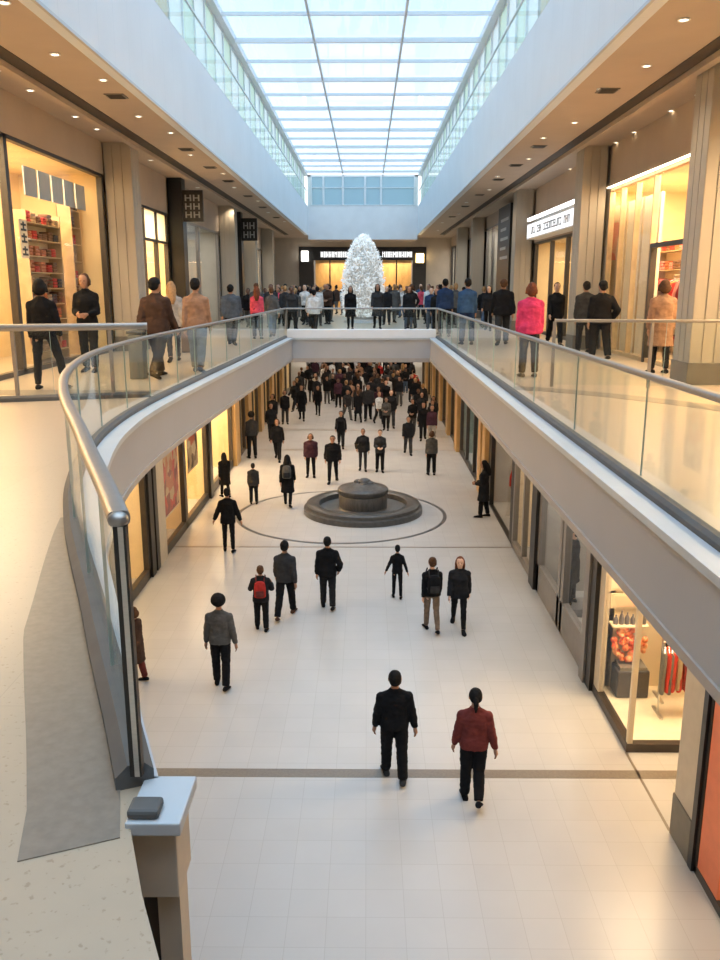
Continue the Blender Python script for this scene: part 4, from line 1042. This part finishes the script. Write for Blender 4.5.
def top_mesh(p, kind, fem, low, g=.02):
    J = skeleton(p); b = MB(); sw = p.get('sw', 1.); hw = 1.06 if fem else 1.
    g = {'sweater': .024, 'jacket': .04, 'coat': .042, 'shirt': .018, 'puffer': .06}[kind]
    hem = {'sweater': .86, 'jacket': .80, 'coat': .52, 'shirt': .87, 'puffer': .82}[kind]
    r = []
    if kind == 'coat':
        my = (J['kneeL'].y + J['kneeR'].y) * .25; sp_ = abs(J['kneeL'].y - J['kneeR'].y) * .3
        r += [(0, my, hem, .215 * hw, .16 + sp_), (0, my * .6, .7, .195 * hw, .15 + sp_ * .6)]
    else: r += [(0, 0, hem, .170 * hw + g, .114 + g)]
    r += [(0, -.002, .95, .162 * hw + g, .110 + g), (0, 0, 1.08, .132 + g + (.0 if fem else .018), .09 + g), (0, .005, 1.2, .147 * (1 if fem else 1.05) + g, .098 + g), (0, .01, 1.27, .155 * sw + g, .108 + g), (0, 0, 1.33, .150 * sw + g, .094 + g), (0, -.01, 1.39, .108 * sw + g * .8, .07 + g * .9), (0, -.012, 1.445, .068 + g * .6, .056 + g * .6), (0, -.008, 1.485, .056 + g * .45, .055 + g * .4), (0, -.006, 1.505, .054 + g * .4, .054 + g * .35)]
    b.loft(r)
    gs = g * .72
    for k, s in (('L', -1), ('R', 1)):
        sh, el, wr = J['sho' + k], J['elb' + k], J['wri' + k]
        b.ball(sh, .056 + gs); b.tube([V(s * .028, -.012, 1.468), V(s * .085, -.012, 1.42), sh], [.032 + gs * .6, .038 + gs * .75, .05 + gs], 10)
        b.tube([sh, el], [.055 + gs, .042 + gs], 12); b.ball(el, .042 + gs); b.tube([el, el + (wr - el) * .35, el + (wr - el) * .95], [.042 + gs, .041 + gs, .031 + gs * .8], 12)
    b.v = finish(b.v, p, low)
    return evalmesh(b.mesh('top'), .0125, 2, .009 if kind != 'puffer' else .012, 1)

def trousers_mesh(p, fem, low, slim=False):
    J = skeleton(p); b = MB(); hw = 1.06 if fem else 1.; g = .010 if slim else .024
    b.loft([(0, 0, .82, .09, .075), (0, 0, .88, .152 * hw + g * .6, .104 + g * .6), (0, -.005, .97, .157 * hw + g * .6, .107 + g * .6), (0, 0, 1.05, .135 + g * .5, .092 + g * .5)])
    for k, s in (('L', -1), ('R', 1)):
        h, kn, an = J['hip' + k], J['knee' + k], J['ank' + k]
        b.tube([h, (h + kn) / 2, kn], [.072 + g, .070 + g, .054 + g], 12); b.ball(kn, .054 + g)
        b.tube([kn, kn + (an - kn) * .35, an + (an - kn) * .0], [.054 + g, .053 + g, .040 + g * 1.1], 12)
    b.v = finish(b.v, p, low)
    return evalmesh(b.mesh('trousers'), .0125, 2, .008, 4)

def skirt_mesh(p, low):
    J = skeleton(p); my = (J['kneeL'].y + J['kneeR'].y) * .3
    b = MB().loft([(0, my, .46, .20, .17), (0, my * .5, .7, .19, .145), (0, 0, .95, .172, .125), (0, 0, 1.05, .145, .10)])
    b.v = finish(b.v, p, low); return evalmesh(b.mesh('skirt'), .0125, 2, .008, 6)

def shoe_mesh(p, k, s, low):
    J = skeleton(p); b = foot_mb(J['ank' + k], J['fp' + k], s, .008); b.v = finish(b.v, p, low)
    return b.mesh('shoe', smooth=True)

def hair_mesh(p, kind, low):
    b = MB()
    b.ball((0, -.018, 1.672), (.084, .098, .092), 16, 11)
    if kind == 'short': b.ball((0, -.045, 1.62), (.076, .066, .075), 14, 9)
    if kind == 'afro': b.v = []; b.f = []; b.ball((0, -.025, 1.675), (.125, .122, .118), 18, 13)
    if kind == 'long':
        b.ball((0, -.05, 1.62), (.085, .07, .10), 14, 9); b.tube([(0, -.06, 1.66), (0, -.085, 1.52), (0, -.105, 1.40), (0, -.11, 1.30)], [.075, .088, .082, .04], 12)
        for s in (-1, 1): b.tube([(s * .066, -.01, 1.68), (s * .078, -.005, 1.58), (s * .085, -.02, 1.46)], [.026, .03, .018], 8)
    if kind == 'bun': b.ball((0, -.045, 1.625), (.076, .066, .075), 14, 9); b.ball((0, -.095, 1.735), (.05, .05, .045), 12, 8)
    if kind == 'bob':
        b.ball((0, -.045, 1.61), (.098, .08, .10), 14, 9)
        for s in (-1, 1): b.tube([(s * .068, 0, 1.68), (s * .084, .01, 1.56)], [.028, .03], 8)
    if kind == 'tail': b.ball((0, -.045, 1.63), (.076, .066, .07), 14, 9); b.tube([(0, -.105, 1.66), (0, -.135, 1.58), (0, -.125, 1.46)], [.026, .034, .012], 9)
    headverts(b, p); b.v = finish(b.v, p, low)
    return evalmesh(b.mesh('hair'), .010, 1, .006, 9)

POSE = {
 'walkL': dict(legL=(.36, .03, .08), legR=(-.30, .03, .35), armL=(-.32, .12, .25, .05), armR=(.30, .12, .3, .05), lean=.03),
 'walkR': dict(legL=(-.26, .03, .30), legR=(.33, .03, .10), armL=(.25, .15, .3, .05), armR=(-.28, .16, .2, .05), lean=.03),
 'wide': dict(legL=(.14, .02, .05), legR=(-.12, .025, .2), armL=(.05, .20, .14, .08), armR=(-.08, .23, .14, .08), sw=1.08),
 'spread': dict(legL=(.1, .04, .05), legR=(-.08, .05, .08), armL=(.08, .42, .12, .02), armR=(-.05, .36, .12, .04)),
 'stand': dict(legL=(.03, .04, .02), legR=(-.02, .05, .04), armL=(.05, .10, .15, .05), armR=(.03, .10, .18, .05)),
 'astride': dict(legL=(.05, .10, .03), legR=(-.08, .30, .05), armL=(.02, .10, .15, .05), armR=(-.05, .26, .5, .3), turn=.15),
 'pocket': dict(legL=(.12, .03, .05), legR=(-.14, .04, .18), armL=(-.05, .18, .2, .1), armR=(-.35, .42, .95, .55), sw=1.06),
 'front': dict(legL=(.10, .03, .05), legR=(-.08, .04, .12), armL=(.15, .16, 1.25, .65), armR=(.15, .16, 1.25, .65), nod=.2),
 'straps': dict(legL=(.12, .04, .05), legR=(-.08, .04, .1), armL=(.35, .36, 1.5, .45), armR=(.3, .36, 1.5, .45)),
 'narrow': dict(legL=(.18, .0, .05), legR=(-.18, .0, .3), armL=(-.15, .1, .2, .06), armR=(.18, .1, .3, .06), lean=.02),
 'stride': dict(legL=(.50, .02, .12), legR=(-.42, .02, .42), armL=(-.45, .14, .35, .05), armR=(.42, .14, .45, .05), lean=.05),
 'step': dict(legL=(.02, .02, .0), legR=(-.06, -.03, .75), armL=(.05, .20, .2, .04), armR=(-.10, .24, .15, .05), sw=1.04, nod=.1),
}
_mc = {}; PLACED = []
def cached(key, fn):
    if key not in _mc: _mc[key] = fn()
    return _mc[key]
SKIN = {'light': pm('skin light', (.62, .38, .27), .55, var=.05), 'mid': pm('skin mid', (.36, .19, .12), .55, var=.05), 'dark': pm('skin dark', (.12, .06, .04), .5, var=.05)}
HAIRC = {'black': pm('hair black', (.012, .011, .011), .75, var=.3, scale=40, spec=.12), 'brown': pm('hair brown', (.09, .045, .025), .75, var=.3, scale=40, spec=.12), 'blond': pm('hair blond', (.36, .22, .11), .75, var=.3, scale=40, spec=.12), 'grey': pm('hair grey', (.25, .25, .25), .75, var=.3, scale=40, spec=.12), 'auburn': pm('hair auburn', (.16, .05, .025), .75, var=.3, scale=40, spec=.12)}
CLO = {}
def cloth(name, c): CLO[name] = pm('cloth ' + name, tuple(v * .8 for v in c), .95, var=.22, scale=9, spec=.15)
for n_, c_ in dict(black=(.012, .012, .014), nearblack=(.022, .022, .025), charcoal=(.045, .045, .048), grey=(.11, .108, .105), slate=(.10, .12, .15), maroon=(.19, .045, .04), red=(.42, .035, .03), pink=(.68, .055, .16), coralpink=(.75, .10, .16), brown=(.075, .042, .030), tan=(.38, .22, .14), taupe=(.22, .16, .12), cream=(.62, .57, .50), white=(.75, .76, .77), navy=(.025, .05, .12), blue=(.05, .11, .22), teal=(.10, .32, .34), denim=(.11, .16, .24), paledenim=(.20, .26, .33), plum=(.07, .03, .045), stone=(.42, .38, .34)).items(): cloth(n_, c_)

def slotmat(o, m):
    o.material_slots[0].link = 'OBJECT'; o.material_slots[0].material = m

def person(label_, x, y, z, h, rz, pose, top, topc, low='trousers', lowc='black', hair='short', hairc='black', skin='mid', shoec='black', fem=False, group=None, width=1., eyes=False):
    label = label_
    if len(label.split()) > 16: print('LONG', label)
    p = POSE[pose]
    me, drop = cached(('body', pose, fem), lambda: body_mesh(p, fem))
    if not me.materials: me.materials.append(SKIN['mid'])
    root = bpy.data.objects.new('person', me); COL.objects.link(root); slotmat(root, SKIN[skin])
    root.location = (x, y, z); root.rotation_euler = (0, 0, rz); k = h / 1.765; root.scale = (k * width, k * width, k)
    tag(root, label, 'person', group); PLACED.append((x, y, z))
    def part(name, key, fn, mat):
        m = cached(key, fn)
        if not m.materials: m.materials.append(mat)
        o = bpy.data.objects.new(name, m); COL.objects.link(o); o.parent = root; slotmat(o, mat); return o
    nm = {'sweater': 'sweater', 'jacket': 'jacket', 'coat': 'coat', 'shirt': 'shirt', 'puffer': 'jacket'}[top]
    part(nm, ('top', pose, top, fem), lambda: top_mesh(p, top, fem, drop), CLO[topc])
    if low == 'skirt':
        part('skirt', ('skirt', pose), lambda: skirt_mesh(p, drop), CLO[lowc]); part('leggings', ('tr', pose, fem, True), lambda: trousers_mesh(p, fem, drop, True), CLO['black'])
    else: part('trousers', ('tr', pose, fem, low == 'slim'), lambda: trousers_mesh(p, fem, drop, low == 'slim'), CLO[lowc])
    for s, kk in ((-1, 'L'), (1, 'R')): part('shoe', ('shoe', pose, kk), lambda: shoe_mesh(p, kk, s, drop), CLO[shoec])
    part('hair', ('hair', pose, hair), lambda: hair_mesh(p, hair, drop), HAIRC[hairc])
    if eyes:
        for s in (-1, 1):
            def fn():
                b = MB().ball((s * .031, .091, 1.648), (.012, .008, .008), 8, 6); headverts(b, p); b.v = finish(b.v, p, drop); return b.mesh('eye', smooth=True)
            part('eye', ('eye', pose, s), fn, CLO['black'])
    return root

def backpack(label, who, col, col2):
    """rucksack worn by a figure: stays a thing of its own"""
    root = empty('backpack', who.location, label, 'backpack', rz=who.rotation_euler.z); k = who.scale[2]; root.scale = (k, k, k)
    b = MB().loft([(0, -.235, 1.0, .12, .06), (0, -.245, 1.03, .15, .085), (0, -.245, 1.25, .15, .085), (0, -.235, 1.38, .13, .07), (0, -.22, 1.42, .08, .04)])
    def add(n, mb, m):
        me = mb.mesh(n, smooth=True); me.materials.append(m); o = bpy.data.objects.new(n, me); COL.objects.link(o); o.parent = root
    add('bag', b, CLO[col]); add('pocket', MB().loft([(0, -.32, 1.04, .10, .03), (0, -.33, 1.1, .11, .035), (0, -.32, 1.2, .10, .025)]), CLO[col2])
    for s in (-1, 1): add('strap', MB().tube([(s * .10, -.19, 1.36), (s * .11, -.13, 1.50), (s * .115, .02, 1.515), (s * .12, .14, 1.38), (s * .12, .15, 1.22), (s * .135, .02, 1.08), (s * .12, -.19, 1.06)], .016, 8), CLO[col2])
    return root

A = PI   # facing the camera
# ---- lower hall, nearest first
person('man in a black sweater and black trousers walking at the dark floor line', .42, 11.11, 0, 1.75, .05, 'wide', 'sweater', 'black', lowc='black', hair='short', skin='mid', shoec='charcoal', width=1.12)
person('person in a maroon sweater and black trousers nearest the bottom right', 1.54, 10.6, 0, 1.74, -.08, 'step', 'sweater', 'maroon', lowc='black', hair='tail', skin='mid', width=1.08)
w1 = person('woman in black top and taupe trousers with a small backpack, left of a pair', 1.40, 16.6, 0, 1.66, .12, 'narrow', 'shirt', 'black', 'slim', 'taupe', 'bun', 'brown', 'light', fem=True, width=1.05)
backpack('small black backpack on the woman in taupe trousers', w1, 'black', 'charcoal')
person('woman with long auburn hair in black, facing forward beside the taupe trousered woman', 2.0, 16.75, 0, 1.66, A - .1, 'walkL', 'jacket', 'nearblack', 'slim', 'black', 'long', 'auburn', 'light', fem=True, width=1.05, eyes=True)
person('slim child in black with thin arms, alone in the middle of the lower hall', .73, 18.5, 0, 1.32, 0, 'spread', 'shirt', 'black', 'slim', 'black', 'short', 'black', 'mid', width=.95)
person('man in a black jacket with one hand on his hip, walking away near the fountain', -.89, 17.87, 0, 1.71, .0, 'pocket', 'jacket', 'black', lowc='nearblack', hair='short', skin='mid', width=1.05)
person('tall man in a charcoal grey sweater walking behind the child with the red backpack', -1.81, 17.33, 0, 1.80, -.1, 'walkR', 'sweater', 'charcoal', lowc='black', hair='short', skin='mid', shoec='brown', width=1.06)
c1 = person('child in a black jacket wearing a red backpack', -2.26, 16.6, 0, 1.46, .05, 'straps', 'jacket', 'nearblack', lowc='black', hair='short', hairc='brown', skin='mid', width=1.05)
backpack('red backpack worn by the child in black', c1, 'red', 'maroon')
person('man with round black hair in a grey sweater, nearest on the lower left', -2.68, 14.0, 0, 1.80, .0, 'wide', 'sweater', 'grey', lowc='black', hair='afro', skin='mid', width=1.02)
person('person in a black jacket holding both arms out by the floor ring', -3.85, 22.0, 0, 1.82, .05, 'spread', 'jacket', 'black', 'slim', 'black', 'short', 'black', 'mid')
person('person in a long black coat standing close to the left golden shop windows', -4.98, 28.1, 0, 1.6, .5, 'narrow', 'coat', 'black', 'slim', 'black', 'long', 'black', 'mid', fem=True)
person('child in a dark grey jacket standing left of the fountain', -3.85, 27.2, 0, 1.42, .1, 'stand', 'jacket', 'charcoal', lowc='nearblack', hair='short', skin='mid')
w2 = person('woman with long black hair in a black knee coat left of the fountain', -2.66, 26.95, 0, 1.79, 0, 'walkL', 'coat', 'black', 'slim', 'black', 'long', 'black', 'light', fem=True)
backpack('small grey backpack on the woman in the black knee coat', w2, 'grey', 'charcoal')
person('person in a plum dark coat behind the fountain to the left', -2.17, 31.3, 0, 1.70, A, 'stand', 'puffer', 'plum', 'slim', 'black', 'bob', 'brown', 'mid', width=1.1, eyes=True)
person('person in a bulky black puffer jacket behind the fountain', -1.28, 30.45, 0, 1.80, A, 'walkR', 'puffer', 'black', 'slim', 'black', 'short', 'black', 'mid', width=1.15, eyes=True)
person('man in a black jacket directly behind the fountain, arms bent, left of two', -.15, 32.4, 0, 1.70, A, 'pocket', 'jacket', 'nearblack', 'slim', 'charcoal', 'short', 'black', 'mid', eyes=True)
person('man in a dark jacket directly behind the fountain with hands together, right of two', .53, 32.2, 0, 1.70, A, 'front', 'jacket', 'charcoal', lowc='black', hair='short', hairc='brown', skin='light', eyes=True)
person('person in a black jacket and trousers walking in the gap beyond the puffer jacket', -1.19, 37.45, 0, 1.76, A, 'stride', 'jacket', 'black', lowc='black', hair='short', skin='mid')
person('man in a wide black jacket on the thin dark floor line, right of the fountain', 1.83, 35.85, 0, 1.70, A, 'walkL', 'puffer', 'nearblack', lowc='charcoal', hair='short', skin='mid', width=1.05)
person('person in a grey top and dark trousers far right behind the fountain', 2.54, 31.7, 0, 1.76, 0, 'stand', 'sweater', 'grey', lowc='black', hair='bob', hairc='brown', skin='light')
person('person in a long dark coat beside the dark open shop with red stock', 3.75, 25.6, 0, 1.85, 1.2, 'front', 'coat', 'nearblack', lowc='black', hair='long', hairc='black', skin='mid')
person('person in brown coat mostly hidden behind the end post of the curved balustrade', -4.28, 14.15, 0, 1.5, 1.4, 'front', 'coat', 'brown', lowc='maroon', hair='bob', hairc='brown', skin='mid')
person('tall person in black walking near the left shops beyond the thin floor lines', -3.8, 34.5, 0, 1.86, A, 'stride', 'jacket', 'black', lowc='black', hair='bob', hairc='brown', skin='mid')
person('person with big round hair in dark clothes by the left gold pier', -4.95, 34.9, 0, 2.0, .4, 'stand', 'shirt', 'charcoal', lowc='black', hair='afro', hairc='black', skin='mid')
person('person in a dark coat farther along the left gold piers', -4.75, 41.3, 0, 1.95, A - .3, 'stand', 'coat', 'nearblack', lowc='black', hair='bob', skin='mid')
person('woman in dark jacket and skirt walking ahead of the far lower crowd on the left', -3.6, 45.3, 0, 1.98, A, 'walkL', 'jacket', 'black', 'skirt', 'black', 'bob', 'black', 'mid', fem=True)
person('slim person in black on the pale floor beside the far lower crowd, left', -2.81, 47.1, 0, 1.7, A, 'narrow', 'jacket', 'black', 'slim', 'black', 'short', 'black', 'mid')
person('broad person in dark clothes at the front of the lower crowd, centre', .07, 45.3, 0, 2.0, A, 'walkR', 'puffer', 'charcoal', lowc='black', hair='short', skin='mid', width=1.1)
person('brown haired person in black at the front of the lower crowd, right of centre', 1.28, 43.0, 0, 2.0, A, 'walkL', 'jacket', 'nearblack', lowc='charcoal', hair='short', hairc='brown', skin='light')
person('person in dark clothes leading the group beside the right gold pilasters', 2.72, 39.3, 0, 1.84, A, 'walkR', 'jacket', 'black', lowc='black', hair='bob', skin='mid')
person('person in a plum top just behind the leader beside the right gold pilasters', 3.05, 38.2, 0, 1.84, A, 'stand', 'sweater', 'plum', lowc='stone', hair='short', skin='mid')
# ---- upper floor
person('person in a bright pink jacket and dark trousers behind the right balustrade', 3.18, 16.35, UP, 1.80, .05, 'stand', 'puffer', 'pink', lowc='charcoal', hair='bob', hairc='auburn', skin='light', fem=True, shoec='grey')
person('broad man in a dark brown jacket beside the grey litter bin', -4.08, 16.2, UP, 1.94, -.25, 'walkL', 'jacket', 'brown', lowc='nearblack', hair='short', skin='mid', width=1.16)
person('man in a tan sweater and pale blue jeans behind the left balustrade', -3.50, 17.2, UP, 1.9, 0, 'narrow', 'sweater', 'tan', lowc='paledenim', hair='short', hairc='black', skin='mid', width=1.08, shoec='denim')
person('person in black standing legs apart behind the left barrier, in front of the golden shop', -5.55, 14.3, UP, 1.86, .1, 'astride', 'shirt', 'black', 'slim', 'black', 'bob', 'black', 'mid', width=1.05)
person('person in black facing forward with hands together before the golden shop', -5.75, 17.2, UP, 1.98, A, 'front', 'sweater', 'black', lowc='black', hair='bob', hairc='brown', skin='mid', eyes=True)
person('woman with blond hair in a cream jacket beside the man in dark brown', -4.55, 19.6, UP, 1.86, .3, 'walkR', 'jacket', 'stone', 'slim', 'black', 'long', 'blond', 'light', fem=True)
person('person in a slate grey jacket walking away beyond the tan sweater', -4.11, 25.4, UP, 1.82, 0, 'walkL', 'puffer', 'slate', lowc='charcoal', hair='short', skin='mid', width=1.12)
person('auburn haired person in a bright pink top near the far left corner of the well', -3.7, 28.3, UP, 1.72, .1, 'stand', 'shirt', 'coralpink', lowc='black', hair='long', hairc='auburn', skin='light', fem=True)
person('person in grey with denim trousers next to the bright pink top at the left', -3.35, 29.6, UP, 1.72, .3, 'walkR', 'jacket', 'grey', lowc='denim', hair='short', hairc='brown', skin='light')
person('broad man in a black jacket standing right of the fluted pillar', 5.62, 20.2, UP, 1.86, .1, 'pocket', 'jacket', 'black', lowc='black', hair='short', skin='mid', width=1.15)
person('person in a charcoal jacket in front of the fluted pillar on the right', 5.85, 22.6, UP, 1.86, .0, 'stand', 'jacket', 'charcoal', lowc='nearblack', hair='short', skin='mid', width=1.08)
person('person in a dark jacket facing forward left of the fluted pillar', 5.65, 25.2, UP, 1.88, A, 'walkL', 'jacket', 'nearblack', lowc='black', hair='short', hairc='brown', skin='light', eyes=True)
person('woman with dark bobbed hair in a tan coat by the golden doorway', 6.0, 17.1, UP, 1.86, .0, 'stand', 'coat', 'tan', 'slim', 'black', 'bob', 'brown', 'mid', fem=True, width=1.08)
person('man in a blue sweater behind the far right corner of the well', 3.05, 25.6, UP, 1.96, 0, 'stand', 'sweater', 'blue', lowc='navy', hair='short', skin='mid', width=1.12)
person('man in a navy sweater farther left of the blue sweater at the right corner', 2.74, 29.6, UP, 1.98, 0, 'stand', 'sweater', 'navy', lowc='nearblack', hair='short', skin='mid', width=1.12)
person('broad person in a black coat between the blue sweater and the pink jacket', 4.1, 25.4, UP, 1.96, -.1, 'walkR', 'puffer', 'black', lowc='charcoal', hair='short', hairc='brown', skin='mid', width=1.12)
person('slim dark figure alone before the white tree, left of two', -.68, 34.6, UP, 1.74, A, 'narrow', 'coat', 'black', 'slim', 'black', 'long', 'black', 'mid', fem=True)
person('dark figure with long hair before the white tree, right of two', .44, 35.4, UP, 1.86, A, 'walkL', 'coat', 'charcoal', 'slim', 'black', 'long', 'black', 'mid', fem=True)
person('small dark figure inside the right golden doorway', 6.95, 17.95, UP, 1.8, .5, 'stand', 'coat', 'black', lowc='black', hair='short', skin='mid')
# ---- crowds
q = random.Random(42)
TOPS = [('black', 'black'), ('nearblack', 'black'), ('charcoal', 'dark grey'), ('navy', 'navy'), ('grey', 'grey'), ('plum', 'plum'), ('brown', 'brown'), ('white', 'white'), ('cream', 'cream'), ('blue', 'blue'), ('teal', 'teal'), ('coralpink', 'pink'), ('tan', 'tan'), ('red', 'red')]
def crowd(n, place, where, group, wts, hmin, hmax, z):
    done = []
    tries = 0
    while len(done) < n and tries < 4000:
        tries += 1
        x, y = place(q)
        if any((x - a) ** 2 + (y - b_) ** 2 < .66 for a, b_, c_ in PLACED if abs(c_ - z) < 1): continue
        done.append((x, y))
        tc_, tn = q.choices(TOPS, wts)[0]; fem = q.random() < .45
        hs = q.choice(['long', 'bob', 'bun', 'tail']) if fem else 'short'
        pose = q.choice(['walkL', 'walkR', 'stand', 'narrow', 'front', 'pocket', 'stride'] if not fem else ['walkL', 'walkR', 'stand', 'narrow'])
        top = q.choice(['jacket', 'sweater', 'puffer', 'jacket']) if not fem else q.choice(['jacket', 'shirt', 'coat'])
        hc = q.choice(['black', 'black', 'brown', 'brown', 'blond'])
        garmn = {'jacket': 'jacket', 'sweater': 'sweater', 'puffer': 'jacket', 'shirt': 'top', 'coat': 'coat'}[top]
        away = q.random() < .5
        lab = 'person in %s %s, %s %s hair, %s, %s' % (tn, garmn, {'long': 'long', 'bob': 'bobbed', 'bun': 'upswept', 'tail': 'tied', 'short': 'short'}[hs], hc, 'walking away' if away else 'facing forward', where(x, y))
        person(lab, x, y, z, q.uniform(hmin, hmax), q.uniform(-.5, .5) + (0 if away else A), pose, top, tc_, 'slim' if fem else 'trousers', q.choice(['black', 'nearblack', 'charcoal', 'black', 'denim', 'grey']), hs, hc, q.choice(['light', 'mid', 'mid', 'dark']), fem=fem, group=group, width=q.uniform(.98, 1.12))
WU = [10, 8, 7, 2.5, 5, 1.5, 3, 5, 4, 1.2, .6, 1, 2, .6]
WL = [14, 12, 8, 1.5, 3, 2, 2, 5, 2.5, .4, 0, .2, .8, .3]
def pu(q_):
    while True:
        y = 31 + 29 * q_.random() ** .8; x = q_.uniform(-5.6, 5.4)
        if abs(x - tx) < 1.35 and y < 43.2 and y > 39.6: continue
        if abs(x - tx) < 1.5 and y < 40: 
            if q_.random() < .8: continue
        return x, y
crowd(96, pu, lambda x, y: 'upper crowd ' + ('left of the tree' if x < tx - 1.2 else 'right of the tree' if x > tx + 1.2 else 'around the tree'), 'upper floor crowd', WU, 1.66, 1.86, UP)
def pl_(q_):
    while True:
        y = 44 + 28 * q_.random() ** .9; x = q_.uniform(-4.6, 3.4)
        if y < 50 and x < -1.2 and q_.random() < .8: continue
        if y < 50 and .9 < x < 2.6 and q_.random() < .7: continue
        return x, y
crowd(118, pl_, lambda x, y: 'lower crowd ' + ('by left gold piers' if x < -2.2 else 'by right gold pilasters' if x > 1.6 else 'in the middle'), 'lower hall crowd', WL, 1.66, 1.88, 0)
for x, y, tc_, hh in ((3.25, 40.6, 'nearblack', 1.8), (3.4, 41.8, 'charcoal', 1.78), (2.3, 41.0, 'black', 1.75), (2.9, 43.2, 'nearblack', 1.8), (1.0, 42.0, 'grey', 1.7), (-4.6, 39.2, 'nearblack', 1.8), (-4.4, 44, 'black', 1.8), (.65, 46.2, 'plum', 1.8), (-.5, 46.4, 'charcoal', 1.8)):
    person('person in %s in the loose knot before the lower crowd by %s' % ({'nearblack': 'black', 'charcoal': 'dark grey'}.get(tc_, tc_), 'right gold pilasters' if x > 1.5 else 'left gold piers' if x < -3 else 'the centre'), x, y, 0, hh, A + q.uniform(-.4, .4), q.choice(['walkL', 'walkR', 'stand', 'front']), 'jacket', tc_, lowc=q.choice(['black', 'nearblack', 'charcoal']), hair=q.choice(['short', 'bob']), skin='mid', group='knots ahead of the lower crowd', fem=False)
# ---- mannequins in the grey framed windows
def mannequin(label, x, y, rz, topc, h):
    PLACED.append((x, y, 0)); o = person(label, x, y, .0, h, rz, 'stand', 'coat', topc, 'slim', 'black', 'bun', 'black', 'light', fem=True); o.name = 'mannequin'; o['category'] = 'mannequin'
    r = empty('display_plinth', (x, y, 0), 'low grey plinth under ' + label, 'plinth')
    MB().box(x - .35, y - .35, 0, x + .35, y + .35, .16).build('body', M_gpil, r, bevel=.015); MB().box(x - .38, y - .38, .16, x + .38, y + .38, .2).build('top_slab', M_gpil, r)
    o.location.z = .2
mannequin('black dressed mannequin in the nearer grey framed window', XR + .5, 15.6, PI / 2 - .5, 'black', 1.85)
mannequin('black and cream dressed mannequin in the farther grey framed window', XR + .5, 17.7, PI / 2 - .5, 'nearblack', 1.8)

# ------------------------------------------------------------------ hide template goods (they are placed, not stored): move the prototypes into use
for g, (nme, c) in zip(GOODS, GOODCOL):
    bpy.data.objects.remove(g)
for g in GARM:
    for ch in list(g.children): bpy.data.objects.remove(ch)
    bpy.data.objects.remove(g)

# ------------------------------------------------------------------ world, sun, camera
wd = bpy.data.worlds.new('World'); SC.world = wd; wd.use_nodes = True; nt = wd.node_tree; nt.nodes.clear()
o = nt.nodes.new('ShaderNodeOutputWorld'); bg = nt.nodes.new('ShaderNodeBackground'); nt.links.new(bg.outputs[0], o.inputs[0])
tc = nt.nodes.new('ShaderNodeTexCoord'); sp = nt.nodes.new('ShaderNodeSeparateXYZ'); nt.links.new(tc.outputs['Generated'], sp.inputs[0])
cr = nt.nodes.new('ShaderNodeValToRGB'); nt.links.new(sp.outputs[2], cr.inputs[0]); nt.links.new(cr.outputs[0], bg.inputs[0])
e = cr.color_ramp.elements; e[0].position = .12; e[0].color = (.95, .98, 1, 1); e[1].position = .36; e[1].color = (.46, .66, .86, 1)
bg.inputs[1].default_value = 1.7
pl = area((-.3, 31, SKZ + .3), 7.7, 62, 1, (1, 1, 1)); pl.data.cycles.is_portal = True
sl = bpy.data.lights.new('sun_lamp', 'SUN'); sl.energy = 2.5; sl.angle = math.radians(70); sl.color = (.74, .87, 1.)
so = bpy.data.objects.new('sun_lamp', sl); COL.objects.link(so); so.rotation_euler = (math.radians(8), math.radians(4), 0); so.location = (0, 20, 25)

cam = bpy.data.cameras.new('Camera'); co = bpy.data.objects.new('Camera', cam); COL.objects.link(co); SC.camera = co
cam.sensor_fit = 'HORIZONTAL'; cam.sensor_width = 36.; cam.lens = 36. * 824 / 720; cam.clip_end = 300; cam.clip_start = .05
pitch = math.atan(194 / 824); yaw = math.atan(7 / math.hypot(824, 194))
co.location = (0, 0, 7.25); co.rotation_euler = (PI / 2 - pitch, 0, yaw)
SC.view_settings.view_transform = 'Standard'; SC.view_settings.look = 'None'; SC.view_settings.exposure = .1; SC.view_settings.gamma = 1.
SC.cycles.transparent_max_bounces = 32; SC.cycles.max_bounces = 8; SC.cycles.use_denoising = True; SC.cycles.sample_clamp_indirect = 6.
